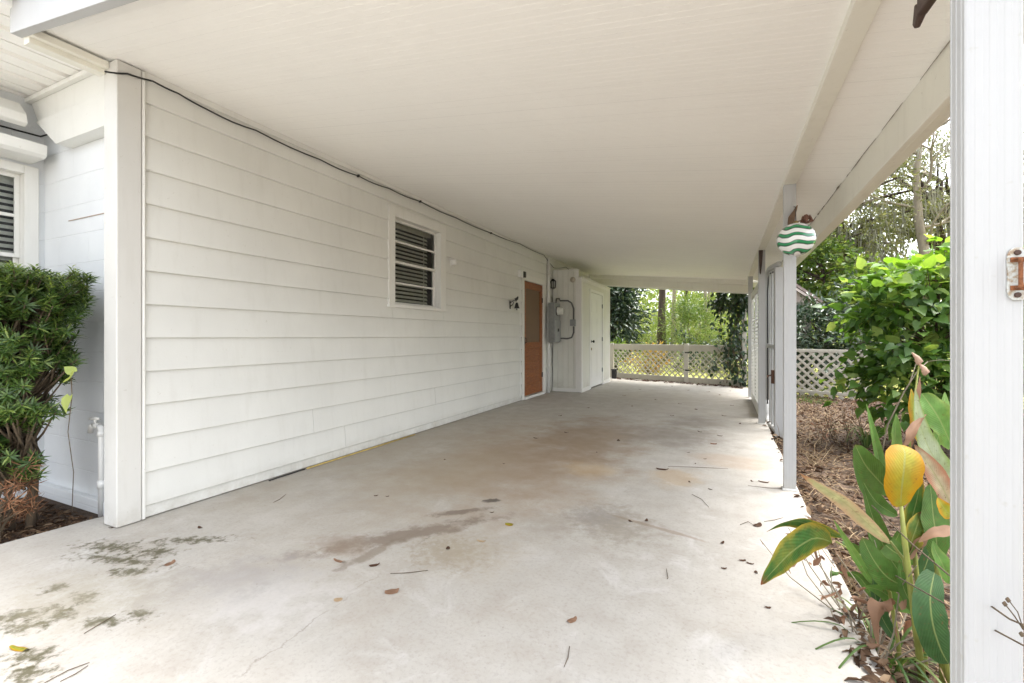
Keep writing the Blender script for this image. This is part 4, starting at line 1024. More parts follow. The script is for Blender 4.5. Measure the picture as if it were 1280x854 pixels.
o = leaf_mesh('dry_straw', M['drygrass'], C, D, N, L, np.full(n, .0045), T_BLADE); tag(o, 'dry straw and pine needles scattered on the soil', 'straw', kind='stuff')
n = 900; C = np.stack([.5 + 1.3 * rng.random(n), FENCE(1) - 1.4 + 1.2 * rng.random(n), np.full(n, -.1)], 1)
D = rng.normal(size=(n, 3)) * .5 + (0, 0, 1); L = .06 * (.4 + rng.random(n))
o = leaf_mesh('grass', M['grassblade'], C, D, rng.normal(size=(n, 3)), L, np.full(n, .008), T_BLADE); tag(o, 'thin green grass in front of the lattice panel', 'grass', kind='stuff')
n = 30000; X_ = -14 + 24 * rng.random(n); Y_ = FENCE(X_) + .4 + 12 * rng.random(n) ** 1.3
C = np.stack([X_, Y_, np.full(n, -.104)], 1); D = rng.normal(size=(n, 3)) * .5 + (0, 0, 1); L = .09 * (.4 + rng.random(n))
mg = leaf_mat('lawn blade', [(0, (.24, .28, .07)), (1, (.48, .46, .17))], .5, .4)
o = leaf_mesh('lawn_grass', mg, C, D, rng.normal(size=(n, 3)), L, np.full(n, .014), T_BLADE); tag(o, 'sunny yellow green lawn grass beyond the fence', 'grass', kind='stuff')

def weed(label, base, n, h, spread, mat, name='dead_weed', seed=0, r_=.004, leaves=0, grp=None):
    rg = np.random.default_rng(seed); e = top(empty(name, base), label, 'weed', grp); b0 = Vector(base); mb = MB(); C = []
    for i in range(n):
        t = Vector((rg.normal() * spread, rg.normal() * spread, h * (.6 + .5 * rg.random()))); pts = [b0 + Vector((rg.normal() * .04, rg.normal() * .04, -.02))]
        for f in (.35, .7, 1): pts.append(b0 + t * f + Vector((rg.normal(), rg.normal(), 0)) * .025)
        mb.tube(pts, [r_, r_ * .9, r_ * .7, r_ * .4], 5)
        for j in range(leaves): C.append(pts[1].lerp(pts[3], rg.random()))
    mb.build('stems', mat, e)
    if C:
        C = np.array(C); m = len(C); leaf_mesh('leaves', M['drybrown'], C, rg.normal(size=(m, 3)) - (0, 0, .6), rg.normal(size=(m, 3)), .05 * (.5 + rg.random(m)), .02 * (.5 + rg.random(m)), T_OVAL, e)
    return e
for i, (u, v, n_, h_) in enumerate(((1040, 548, 5, .42), (1060, 556, 5, .36), (1022, 560, 4, .30), (1075, 540, 5, .5))):
    p = at(u, v, Z=-.1)
    weed('thin dead brown weed stems rising from the leaf litter', p, n_, h_, .10, M['stem'], seed=i, leaves=4, grp='dead weeds beside the carport')
p = at(1020, 580, Z=-.1); weed('low tuft of straw coloured dead stems just past the second post', p, 14, .22, .16, M['drygrass'], 'straw_tuft', seed=21, r_=.0025)
def tuft(label, base, n, L, mat, seed, name='grass_tuft', w=.011, flat=.9):
    rg = np.random.default_rng(seed); mb = MB(); b0 = Vector(base)
    for i in range(n):
        an = rg.random() * 6.28; d_ = Vector((math.cos(an), math.sin(an), 0)); l_ = L * (.5 + .7 * rg.random())
        p0 = b0 + d_ * .02; p1 = b0 + d_ * l_ * .35 + Vector((0, 0, l_ * .55)); p2 = b0 + d_ * l_ * flat + Vector((0, 0, l_ * (.42 + .2 * rg.random())))
        mb.blade([p0, p1, p2, p2 + d_ * l_ * .25 - Vector((0, 0, l_ * .22))], w, (-d_.y, d_.x, 0), lambda t: max(.05, 1 - t ** 2.2), nx=2, fold=.35)
    o = mb.build(name, mat, smooth=True); return top(o, label, 'grass tuft')
tuft('dark green grass tuft among the dead weeds under the broad leaved shrub', at(1083, 560, Z=-.1), 26, .36, M['grassblade'], 31)
tuft('arching green grass clump at the foot of the yellow leaved plant', at(1105, 858, d=1.66), 30, .30, M['grassblade'], 32)

# ------------------------------------------------------------------ canna clump in the foreground
def cl(*px):     # (u, v, depth) points
    return [at(u, v, d=dd_) for u, v, dd_ in px]
CAMR = Vector((CY, SY, 0)); CAMF = Vector((-SY, CY, 0)); UP = Vector((0, 0, 1))
def plant(label, base, name='canna_plant'):
    return top(empty(name, base), label, 'plant')
oval = lambda t: max(.05, math.sin(math.pi * min(1, .06 + .94 * t)) ** .62)
lance = lambda t: max(.03, math.sin(math.pi * t ** .75) ** .9)
strap = lambda t: max(.05, (min(1, t * 6 + .35)) * (1 - t ** 5))
def lf(par, mat, pts, w, across, prof=lance, fold=.15, wave=.05, seed=0, name='leaf'):
    mb = MB(); mb.blade(pts, w, across, prof, fold, wave, seed=seed); return mb.build(name, M[mat], par, smooth=True)
base = at(1150, 858, d=1.58)
pc = plant('tall broad leaved plant with a bright yellow leaf beside the slab edge', base)
mb = MB(); mb.tube(cl((1154, 860, 1.58), (1146, 790, 1.57), (1137, 725, 1.56), (1130, 670, 1.56), (1126, 628, 1.56)), [.011, .0105, .0095, .008, .005], 8)
mb.tube(cl((1152, 855, 1.6), (1142, 770, 1.62), (1130, 700, 1.64), (1113, 677, 1.64)), [.009, .008, .006, .004], 8)
mb.tube(cl((1128, 855, 1.63), (1122, 800, 1.64), (1112, 740, 1.66), (1085, 700, 1.66), (1045, 677, 1.66)), [.008, .007, .006, .005, .003], 8)
mb.tube(cl((1158, 850, 1.62), (1150, 760, 1.66), (1140, 660, 1.7), (1136, 600, 1.72)), [.010, .009, .007, .005], 8)
mb.tube(cl((1136, 600, 1.72), (1138, 550, 1.73), (1144, 490, 1.74), (1149, 455, 1.75)), [.006, .0045, .003, .003], 6)
mb.build('stems', M['c_stem'], pc, smooth=True)
lf(pc, 'c_yellow', cl((1126, 633, 1.555), (1127, 612, 1.53), (1130, 586, 1.525), (1131, 566, 1.55), (1126, 556, 1.58)), .132, CAMR, lambda t: max(.04, math.sin(math.pi * (.03 + .94 * t) ** .92) ** .8), .04, .04, 1, 'yellow_leaf')
lf(pc, 'c_edge', cl((1040, 678, 1.66), (1018, 673, 1.62), (990, 690, 1.56), (968, 712, 1.52), (951, 731, 1.50)), .125, CAMR * .5 - UP * .8 + CAMF * .25, lance, .12, .05, 2)
lf(pc, 'c_edge', cl((1052, 672, 1.68), (1025, 660, 1.66), (998, 652, 1.62), (975, 655, 1.60), (958, 665, 1.58)), .06, UP * .8 + CAMR * .2 - CAMF * .6, lance, .2, .06, 3)
lf(pc, 'c_streak', cl((1112, 680, 1.63), (1085, 655, 1.62), (1055, 628, 1.60), (1025, 608, 1.58), (1000, 592, 1.57)), .055, Vector((.3, -.5, .75)), lance, .2, .06, 4, 'bleached_leaf')
lf(pc, 'c_bright', cl((1107, 610, 1.72), (1100, 580, 1.73), (1092, 545, 1.74), (1083, 505, 1.75)), .05, CAMR + CAMF * .3, lance, .2, .04, 5)
lf(pc, 'c_bright', cl((1112, 612, 1.70), (1115, 580, 1.68), (1119, 548, 1.68), (1120, 517, 1.70)), .10, CAMR * .9 + CAMF * .4, lance, .15, .1, 6)
lf(pc, 'c_green', cl((1112, 615, 1.69), (1096, 598, 1.66), (1081, 580, 1.63), (1069, 556, 1.62)), .095, Vector((.6, .3, .65)), oval, .15, .06, 7)
lf(pc, 'c_edge', cl((1134, 695, 1.60), (1140, 675, 1.60), (1147, 655, 1.61), (1152, 640, 1.63)), .075, CAMR, lance, .12, .1, 8, 'yellow_leaf')
lf(pc, 'c_green', cl((1135, 735, 1.62), (1110, 722, 1.62), (1092, 700, 1.63), (1078, 672, 1.65)), .085, Vector((.6, .2, .6)), oval, .12, .08, 9)
lf(pc, 'c_bright', cl((1090, 730, 1.64), (1075, 705, 1.63), (1060, 680, 1.62), (1042, 650, 1.62)), .030, CAMR, lance, .25, .05, 10)
lf(pc, 'c_green', cl((1140, 700, 1.66), (1118, 690, 1.72), (1098, 672, 1.78), (1085, 655, 1.82)), .08, Vector((.5, .4, .6)), lance, .12, .08, 11)
for i, (mt, pp, w, acr) in enumerate((('c_green', ((1128, 720, 1.74), (1108, 690, 1.75), (1092, 650, 1.77), (1078, 604, 1.79)), .075, CAMR + UP * .4), ('c_dark', ((1150, 725, 1.70), (1162, 692, 1.71), (1170, 655, 1.72), (1174, 615, 1.74)), .08, CAMR),
                            ('c_green', ((1122, 645, 1.80), (1096, 628, 1.81), (1078, 600, 1.83), (1066, 572, 1.85)), .06, CAMR * .6 + UP * .7), ('c_bright', ((1142, 765, 1.66), (1120, 752, 1.66), (1100, 738, 1.67), (1080, 733, 1.68)), .055, UP + CAMR * .3),
                            ('c_edge', ((1150, 690, 1.63), (1140, 655, 1.64), (1146, 625, 1.66), (1152, 596, 1.68)), .07, CAMR), ('c_green', ((1155, 770, 1.60), (1138, 752, 1.59), (1128, 730, 1.59), (1124, 700, 1.60)), .05, CAMR * .8 + UP * .5),
                            ('c_dark', ((1120, 800, 1.68), (1104, 775, 1.69), (1094, 745, 1.70), (1090, 712, 1.72)), .05, CAMR), ('c_bright', ((1168, 560, 1.74), (1176, 535, 1.75), (1180, 512, 1.76), (1181, 490, 1.78)), .06, CAMR))):
    lf(pc, mt, cl(*pp), w, acr, lance, .2, .12, 80 + i)
# folded dry leaves round the stem
for i, (pp, w) in enumerate(((((1128, 558, 1.60), (1136, 545, 1.6), (1146, 530, 1.62), (1158, 518, 1.64)), .028), (((1139, 560, 1.68), (1143, 520, 1.70), (1147, 490, 1.71), (1150, 470, 1.72)), .022),
                             (((1134, 700, 1.60), (1145, 680, 1.6), (1160, 668, 1.6), (1184, 672, 1.62)), .035), (((1113, 757, 1.62), (1104, 752, 1.61), (1097, 768, 1.60), (1098, 806, 1.60)), .06),
                             (((1100, 806, 1.60), (1085, 815, 1.60), (1075, 825, 1.6), (1068, 838, 1.6)), .035))):
    lf(pc, 'drybrown', cl(*pp), w, CAMR + UP * .4, lance, .5, .3, 20 + i, 'dried_leaf')
mb = MB()
for (u, v, d_) in ((1149, 452, 1.75), (1157, 465, 1.74)):
    q = at(u, v, d=d_); mb.tube([q + Vector((-.004, 0, -.014)), q + Vector((0, 0, 0)), q + Vector((-.006, 0, .014)), q + Vector((-.022, 0, .034))], [.004, .013, .009, .002], 8)
mb.build('seed_pods', plain('dry seed pod', (.42, .27, .19), .7), pc, smooth=True)
base = at(1178, 852, d=1.50)
p2 = plant('broad leaved plant with pale striped and deep green leaves against the near post', base)
mb = MB(); mb.tube(cl((1180, 860, 1.52), (1176, 760, 1.56), (1168, 660, 1.62), (1165, 600, 1.66)), [.011, .010, .008, .005], 8); mb.tube(cl((1186, 860, 1.5), (1180, 800, 1.5), (1172, 750, 1.5)), [.008, .007, .005], 8); mb.build('stems', M['c_stem'], p2, smooth=True)
lf(p2, 'c_dark', cl((1168, 716, 1.52), (1163, 745, 1.48), (1166, 780, 1.46), (1176, 812, 1.46), (1186, 830, 1.47)), .11, CAMR, oval, .12, .06, 40)
lf(p2, 'c_grey', cl((1190, 612, 1.60), (1180, 590, 1.60), (1163, 565, 1.61), (1150, 530, 1.63), (1144, 486, 1.66)), .075, CAMR * .8 + UP * .4, lance, .18, .08, 41)
lf(p2, 'c_bright', cl((1190, 560, 1.68), (1182, 540, 1.68), (1172, 520, 1.68), (1160, 502, 1.70), (1152, 492, 1.72)), .095, CAMR * .6 + UP * .7, oval, .15, .22, 42)
lf(p2, 'c_yellow', cl((1152, 556, 1.66), (1146, 535, 1.66), (1141, 508, 1.67), (1139, 486, 1.68)), .05, CAMR, lance, .15, .1, 43, 'yellow_leaf')
lf(p2, 'c_pink', cl((1192, 640, 1.56), (1178, 610, 1.56), (1160, 580, 1.57), (1143, 556, 1.58)), .07, CAMR * .8 + UP * .5, lance, .22, .1, 44, 'withered_leaf')
lf(p2, 'c_green', cl((1172, 700, 1.60), (1170, 670, 1.60), (1166, 640, 1.62), (1163, 605, 1.65)), .10, CAMR, oval, .14, .05, 45)
lf(p2, 'c_bright', cl((1186, 730, 1.54), (1178, 705, 1.54), (1170, 690, 1.55), (1166, 676, 1.56)), .05, CAMR, lance, .2, .05, 46)
lf(p2, 'c_yellow', cl((1190, 645, 1.50), (1184, 640, 1.50), (1178, 632, 1.50), (1172, 622, 1.51)), .05, CAMR + UP, lance, .2, .05, 47, 'yellow_leaf')
lf(p2, 'drybrown', cl((1193, 660, 1.55), (1180, 665, 1.54), (1165, 668, 1.54), (1148, 678, 1.55)), .04, CAMF + UP * .6, lance, .3, .1, 48, 'dried_leaf')
p3 = plant('low young broad leaved plant behind the tall yellow leaved one', at(1100, 760, Z=-.1), 'young_canna')
bz = at(1100, 760, Z=-.1)
mb = MB()
for i, (du, dv, w) in enumerate(((-40, -80, .05), (-10, -110, .06), (25, -95, .06), (45, -60, .05), (-55, -45, .04))):
    t = at(1100 + du, 760 + dv, d=1.95); m_ = bz.lerp(t, .5) + Vector((0, 0, .06)); mb.blade([bz, m_, t, t + (t - m_) * .25 - Vector((0, 0, .03))], w, CAMR, lance, .2, .05, seed=60 + i)
mb.build('leaves', M['c_green'], p3, smooth=True)
weed('grey tangled dead stems at the foot of the yellow leaved plant', at(1090, 830, Z=-.1), 16, .42, .20, M['palebark'], 'dead_weed', seed=33, r_=.003, leaves=3)
weed('straw coloured dead stems between the young plant and the slab edge', at(1060, 740, Z=-.1), 14, .26, .14, M['drygrass'], 'straw_tuft', seed=34, r_=.002)
# long dry stalks that cross the near post
ds = top(empty('dry_stalk', at(1150, 700, d=1.4)), 'long thin dry brown stalk leaning across the near post', 'stalk')
mb = MB(); mb.tube(cl((1090, 632, 1.6), (1140, 680, 1.3), (1185, 718, 1.0), (1225, 748, .83), (1262, 774, .74), (1300, 790, .68)), [.0022, .002, .0018, .0016, .0015, .0013], 6)
mb.tube(cl((1120, 720, 1.5), (1185, 757, 1.0), (1240, 786, .80), (1285, 810, .70)), [.002, .0017, .0015, .0014], 6)
mb.tube(cl((1222, 747, .83), (1219, 735, .83), (1216, 722, .83)), .001, 5); mb.tube(cl((1279, 787, .72), (1268, 770, .72), (1257, 756, .72)), .001, 5); mb.tube(cl((1279, 786, .72), (1272, 765, .715), (1262, 752, .715)), .0008, 5)
mb.build('stem', M['stem'], ds, smooth=True)
mb = MB()
for (u, v, d_) in ((1215, 721, .83), (1219, 742, .83), (1256, 755, .72), (1260, 750, .715), (1277, 793, .71), (1279, 783, .71)):
    q = at(u, v, d=d_); mb = MB(); mb.tube([q - UP * .004, q, q + UP * .004], [.001, .0035, .001], 6); mb.build('seed_head', M['stem'], ds, smooth=True)
# thin grey dead sprigs arching behind the canna
ds = top(empty('dead_sprig', at(1085, 560, d=2.2)), 'grey leafless sprig arching behind the yellow leaved plant', 'sprig')
mb = MB(); mb.tube(cl((1095, 600, 2.3), (1110, 530, 2.2), (1130, 490, 2.1), (1148, 462, 2.05), (1160, 452, 2.05)), [.004, .0035, .003, .002, .0015], 5); mb.tube(cl((1136, 482, 2.1), (1140, 470, 2.1), (1145, 455, 2.1)), [.003, .002, .001], 5)
mb.tube(cl((1160, 452, 2.05), (1175, 450, 2.0), (1190, 451, 2.0)), [.0015, .001, .001], 5); mb.build('stem', M['palebark'], ds, smooth=True)
ds.location = ds.location

# ------------------------------------------------------------------ broad leaved shrub and neighbours on the right
tree('broad_leaf_shrub', 'large bright green shrub with broad heart shaped leaves beside the carport', 'shrub', (2.02, 6.3, -.1),
     [(1.80, 6.3, 1.0, .60, .6, .55, 64), (1.95, 6.2, 1.50, .66, .5, .36, 46), (1.75, 6.2, .55, .5, .5, .45, 40), (1.55, 6.2, 1.35, .40, .35, .25, 18), (2.5, 6.2, 1.6, .42, .35, .22, 16), (2.15, 6.3, .75, .35, .4, .5, 26)],
     M['l_big'], M['stem'], per=10, rc=.16, leaf=.112, wr=.82, tmpl=T_HEART, trunk=[(2.0, 6.3, .4), (2.02, 6.25, 1.0), (2.05, 6.3, 1.7)], tr=.03, limbs=60, droop=.32, seed=5, smooth=True, limb_r=.3, nup=1.7)
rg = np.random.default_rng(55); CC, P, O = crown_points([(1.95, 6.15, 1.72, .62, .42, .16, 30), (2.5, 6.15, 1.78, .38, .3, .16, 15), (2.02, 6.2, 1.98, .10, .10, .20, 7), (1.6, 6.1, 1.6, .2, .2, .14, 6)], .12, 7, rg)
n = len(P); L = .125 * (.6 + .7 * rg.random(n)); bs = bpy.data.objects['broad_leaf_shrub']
leaf_mesh('painted_skylit_leaves', leaf_mat('broad leaf painted skylit', [(0, (.10, .21, .035)), (.6, (.17, .30, .055)), (1, (.28, .38, .10))], .4, .45), P, O * .8 + rg.normal(size=(n, 3)) * .5 - np.array((0, 0, .2)), rg.normal(size=(n, 3)) * .5 + np.array((0, -.3, 1.6)), L, L * .8, T_HEART, bs)  # lighter leaf copy: sky light on the top clumps put into the colour
mb = MB()
for c_ in CC[::2]: c_ = Vector(c_); mb.tube([Vector((2.03, 6.27, 1.25)), Vector((2.03, 6.27, 1.25)).lerp(c_, .6) + Vector((0, 0, -.05)), c_], [.008, .005, .002], 4)
mb.build('shoots', M['stem'], bs)
tree('clipped_shrub', 'rounded small leaved green shrub behind the broad leaved shrub', 'shrub', (3.2, 7.6, -.1),
     [(3.15, 7.4, .85, .62, .6, .72, 120)], M['l_box'], M['stem'], per=75, rc=.17, leaf=.05, wr=.55, tmpl=T_OVAL, trunk=[(3.15, 7.4, .5)], tr=.04, limbs=24, seed=6)
tree('camellia_bush', 'dark glossy bush behind the lattice panel', 'shrub', (2.0, 12.6, -.1),
     [(1.75, 12.2, .95, .9, .6, .95, 56), (2.7, 12.2, 1.2, .8, .7, 1.15, 50), (1.15, 12.3, 1.0, .4, .4, .7, 14)], M['l_dark'], M['bark'], per=34, rc=.28, leaf=.14, wr=.5, tmpl=T_OVAL, trunk=[(2.0, 12.5, .7)], tr=.06, limbs=20, seed=8)
tree('climber_tree', 'light green climber covered tree right of the carport posts', 'tree', (2.7, 15.6, -.1),
     [(2.5, 15.8, 3.0, 1.1, .8, 1.1, 70), (3.7, 14.6, 2.2, 1.0, .8, 1.0, 46), (1.3, 16.0, 2.9, .7, .6, .6, 26)], M['l_mid'], M['bark'], per=48, rc=.3, leaf=.13, wr=.7, tmpl=T_OVAL, trunk=[(2.7, 15.6, 1.5), (2.6, 15.8, 2.8)], tr=.09, limbs=24, seed=9)
# neighbour's small outbuilding
ob = top(empty('garden_shed', (1.62, 13.9, -.1)), 'small weathered garden shed with grey red gable roof among the trees', 'shed')
mb = MB(); mb.box(1.0, 1.9, 13.1, 14.7, -.1, 1.95); mb.build('wall', plain('weathered boards', (.20, .18, .15), .8), ob)
mb = MB(); mb.prism([(.78, 1.88), (1.45, 2.42), (2.12, 1.88), (2.12, 1.95), (1.45, 2.50), (.78, 1.95)], 12.95, 14.9); mb.build('roof', M['orangewall'], ob)
mb = MB(); mb.prism([(1.0, 1.952), (1.9, 1.952), (1.45, 2.36)], 13.12, 13.16); mb.build('gable', plain('faded gable', (.42, .34, .30), .8), ob)
mb = MB(); mb.prism([(.84, 1.90), (1.45, 2.40), (2.06, 1.90), (2.06, 1.84), (1.45, 2.33), (.84, 1.84)], 12.96, 12.99); mb.build('barge_board', plain('faded barge board', (.50, .42, .38), .7), ob)

# ------------------------------------------------------------------ vine on the fence end, plants by the fence
rg = np.random.default_rng(17); C = []; mbv = MB(); vb = Vector((.25, FENCE(.25) - .12, 0))
for i in range(21):
    x0 = .36 - (.20 if i % 4 else .5) * rg.random() ** 1.5; top_z = 2.0 if i < 14 else .78; y0 = FENCE(x0) - .08
    p = Vector((x0, y0, top_z)); pts = [p]
    for j in range(12):
        p = p + Vector((rg.normal() * .04 - .004, rg.normal() * .03, -.11 - .06 * rg.random())); 
        if p.z < .05: break
        pts.append(p)
    mbv.tube(pts, .005, 4)
    for q in pts:
        for _ in range(3 if q.z > 1.2 or rg.random() < .5 else 1): C.append(q + Vector(rg.normal(size=3)) * .055)
for i in range(60):
    x0 = .38 - .62 * rg.random() ** 1.4; C += [Vector((x0, FENCE(x0) - .1, 1.92 + .13 * rg.normal())) + Vector(rg.normal(size=3)) * .08 for _ in range(5)]
C = np.array(C); m = len(C)
ev = top(empty('evergreen_vine', vb), 'dark glossy vine draped over the right end of the carport fence', 'vine')
leaf_mesh('leaves', M['l_vine'], C, rg.normal(size=(m, 3)) * .6 + (0, -.2, -.8), rg.normal(size=(m, 3)) * .5 + (0, -1, .5), .125 * (.6 + .6 * rg.random(m)), .085 * (.6 + .6 * rg.random(m)), T_OVAL, ev)
mbv.build('stems', M['stem'], ev)
tree('croton_bush', 'yellow and orange leaved bush behind the left end of the lattice fence', 'shrub', (-2.0, 13.6, -.1), [(-2.0, 13.6, .45, .55, .4, .42, 30)], M['l_variegated'], M['stem'], per=24, rc=.17, leaf=.12, wr=.4, tmpl=T_OVAL, limbs=10, tr=.03, seed=12)
hedge = [(-1.6, 16.6, .55, .8), (-.4, 16.8, .5, .8), (-3.3, 14.0, .5, .6), (1.0, 15.0, .5, .7)]
for i, (x, y, z, r_) in enumerate(hedge):
    tree('low_bush', ['low dark bush seen through the lattice beside the croton', 'low dark bush seen through the lattice near its middle post', 'low bright bush at the closet end of the fence', 'low dark bush behind the vine end of the fence'][i], 'shrub', (x, y, -.1),
         [(x, y, z, r_, .5, z + .1, 40)], M['l_mid'] if i == 2 else M['l_dark'], M['stem'], per=30, rc=.2, leaf=.10, wr=.5, tmpl=T_OVAL, limbs=8, tr=.03, seed=40 + i)

# ------------------------------------------------------------------ trees beyond
tree('magnolia_tree', 'dense dark magnolia tree beyond the fence next to the closet', 'tree', (-3.6, 16.2, -.1),
     [(-3.75, 16.0, 1.9, 1.25, 1.2, 1.8, 130), (-3.95, 16.0, 3.6, 1.1, 1.0, 1.2, 60)], M['l_dark'], M['bark'], per=44, rc=.34, leaf=.20, wr=.42, tmpl=T_OVAL, trunk=[(-3.6, 16.1, 1.5), (-3.6, 16.1, 4.5)], tr=.14, limbs=30, seed=3)
def bare_trunk(label, base, pts, r0, mat, seed, blobs=None, lm='l_olive', name='tall_tree', per=40, rc=.7, leaf=.2, limbs=16, grp=None):
    return tree(name, label, 'tree', base, blobs, M[lm], mat, per=per, rc=rc, leaf=leaf, wr=.5, trunk=pts, tr=r0, limbs=limbs, seed=seed, limb_r=.3, group=grp)
b0 = at(827, 421, d=19.5)
bare_trunk('tall dark brown pine trunk beyond the fence', (b0.x, b0.y, -.1), [(b0.x, b0.y, 2), (b0.x + .1, b0.y, 5), (b0.x + .1, b0.y, 9)], .21, M['bark'], 61, [(b0.x, b0.y, 9.5, 2.6, 2.6, 1.8, 40)])
b0 = at(842, 421, d=23)
bare_trunk('slender grey trunk just right of the pine trunk', (b0.x, b0.y, -.1), [(b0.x, b0.y, 2.5), (b0.x + .1, b0.y, 6), (b0.x + .1, b0.y, 8)], .13, M['palebark'], 62, [(b0.x, b0.y, 8.5, 2, 2, 1.6, 26)])
for i, (u, d_, r_, lab, mt) in enumerate(((881, 20, .10, 'thin pale trunk in the middle of the fence opening', 'palebark'), (886, 24, .09, 'thin pale trunk close behind another pale one', 'palebark'), (898, 22, .13, 'brown trunk left of the dark vine', 'bark'))):
    b0 = at(u, 421, d=d_)
    bare_trunk(lab, (b0.x, b0.y, -.1), [(b0.x + .05, b0.y, 2), (b0.x - .05, b0.y, 5), (b0.x, b0.y, 8)], r_, M[mt], 63 + i, [(b0.x, b0.y, 8.5, 2, 2, 1.6, 26)])
b0 = at(862, 421, d=17.5)
tree('feathery_shrub', 'feathery bright green bush right of the pine trunk', 'shrub', (b0.x, b0.y, -.1), [(b0.x, b0.y, 1.3, 1.15, .9, 1.15, 80), (b0.x + .1, b0.y, 2.2, .6, .6, .5, 26)], M['l_mid'], M['stem'], per=70, rc=.3, leaf=.12, wr=.22, limbs=20, tr=.04, seed=70, droop=.1)
b0 = at(905, 421, d=19)
tree('feathery_shrub', 'loose light green bush behind the dark vine', 'shrub', (b0.x, b0.y, -.1), [(b0.x, b0.y, 1.0, 1.2, .9, 1.0, 60)], M['l_light'], M['stem'], per=55, rc=.3, leaf=.13, wr=.3, limbs=16, tr=.04, seed=71, droop=.1)
b0 = at(812, 421, d=24)
tree('feathery_shrub', 'light green bush between the magnolia and the pine trunk', 'shrub', (b0.x, b0.y, -.1), [(b0.x, b0.y, 1.2, 1.5, 1.0, 1.3, 70)], M['l_light'], M['stem'], per=50, rc=.36, leaf=.15, wr=.4, limbs=16, tr=.04, seed=72, droop=.1)
# oak limbs with hanging moss on the right, bare pale tree in front of them
def moss_part(par, starts, rg, n_each=14, Lm=.6):
    C = []; D = []
    for s_ in starts:
        for _ in range(n_each): C.append(np.array(s_) + rg.normal(size=3) * (.18, .18, .05)); D.append((rg.normal() * .06, rg.normal() * .06, -1))
    C = np.array(C); m = len(C); mo = leaf_mesh('moss', M['moss'], C, np.array(D), rg.normal(size=(m, 3)), Lm * (.4 + .9 * rg.random(m)), np.full(m, .035), T_BLADE, par); mo['kind'] = 'stuff'
b0 = at(1160, 421, d=12.5)
rg = np.random.default_rng(90)
bt = top(empty('bare_tree', (b0.x, b0.y, -.1)), 'pale trunked nearly leafless tree with tangled twigs beside the near post', 'tree')
mb = MB(); tp = [Vector((b0.x, b0.y, -.12)), Vector((b0.x + .05, b0.y, 1.5)), Vector((b0.x - .02, b0.y, 3.0)), Vector((b0.x - .2, b0.y, 4.3)), Vector((b0.x - .25, b0.y, 5.6)), Vector((b0.x - .1, b0.y, 7))]
mb.tube(tp, [.17, .14, .125, .10, .07, .04], 10)
twig = []
def branch(p, d_, l_, r_, dep):
    q = p; pts = [p]
    for i in range(4):
        d_ = (d_ + Vector(rg.normal(size=3)) * .22 + Vector((0, 0, .04))).normalized(); q = q + d_ * l_ / 4; pts.append(q)
    mb.tube(pts, [r_ * (1 - .17 * i) for i in range(5)], 5 if dep < 2 else 4, cap=False)
    twig.append(q)
    if dep < 3:
        for i in range(3 if dep else 4):
            s_ = pts[1 + int(rg.integers(0, 4))]; branch(s_, (d_ + Vector(rg.normal(size=3)) * .8).normalized(), l_ * .62, r_ * .5, dep + 1)
for i in range(9):
    z = 2.6 + i * .5; s_ = Vector((b0.x - .08 * i * .3, b0.y, z)); an = i * 2.2 + .4
    branch(s_, Vector((math.cos(an), math.sin(an) * .6, .5)).normalized(), 1.5, .045, 0)
mb.build('trunk', M['palebark'], bt, smooth=True)
C = np.array([t + Vector(rg.normal(size=3)) * .12 for t in twig for _ in range(3)]); m = len(C)
leaf_mesh('crown', M['l_olive'], C, rg.normal(size=(m, 3)), rg.normal(size=(m, 3)), .10 * (.5 + rg.random(m)), .05 * (.5 + rg.random(m)), T_FAR, bt)
moss_part(bt, [t for t in twig[::6]], rg, 7, .45)
oaks = [(3.2, 17.5, 5.2, 2.4, 'moss hung oak nearest the carport posts'), (6.6, 19.5, 6.0, 2.8, 'moss hung oak behind the bare pale tree'), (10.2, 19, 5.6, 3.0, 'moss hung oak at the right of the woodland')]
for i, (x, y, z, r_, lab) in enumerate(oaks):
    rg = np.random.default_rng(100 + i)
    t = tree('oak_tree', lab, 'tree', (x + .5, y, -.1), [(x, y, z, r_, r_ * .8, r_ * .62, 110), (x - .4, y - .5, z - 1.4, r_ * .8, r_ * .6, r_ * .4, 50)], M['l_olive'], M['bark'], per=42, rc=.42, leaf=.14, wr=.45, trunk=[(x + .4, y, 1.8), (x + .2, y, 3.6), (x, y, 5)], tr=.24, limbs=46, seed=100 + i, limb_r=.4)
    moss_part(t, [(x + r_ * rg.normal() * .5, y - .4 + rg.normal() * .8, z - 1.2 + rg.normal() * .7) for _ in range(34)], rg, 12, .9)
# mixed background trees
far = [(-9, 26, 'l_mid', 'round leafy tree far left behind the magnolia'), (-5.6, 29, 'l_light', 'pale green tree behind the magnolia and pine'), (-2.4, 31, 'l_light', 'pale green tree in the middle distance behind the trunks'), (1.0, 30, 'l_light', 'pale green tree behind the vine covered fence end'),
       (4.4, 28, 'l_mid', 'leafy tree behind the garden shed'), (8, 30, 'l_olive', 'olive tree in the background right of the shed'), (12, 28, 'l_mid', 'leafy tree at the far right of the woodland'), (16, 26, 'l_olive', 'olive green tree beyond the near post'), (-13, 30, 'l_olive', 'olive green tree beyond the closet')]
for i, (x, y, m_, lab) in enumerate(far):
    rg = np.random.default_rng(200 + i); h_ = 4.2 + rg.random() * 1.5
    tree('woodland_tree', lab, 'tree', (x, y, -.1), [(x, y, h_, 2.6, 2.0, 2.4, 60), (x + .6, y - .6, 1.9, 2.3, 1.4, 1.6, 44)], M[m_], M['palebark' if i % 2 else 'bark'], per=24, rc=.6, leaf=.26, wr=.5, trunk=[(x, y, 2), (x + .2, y, 4), (x + .1, y, 6)], tr=.16, limbs=20, seed=200 + i)
rg = np.random.default_rng(300); n = 1700
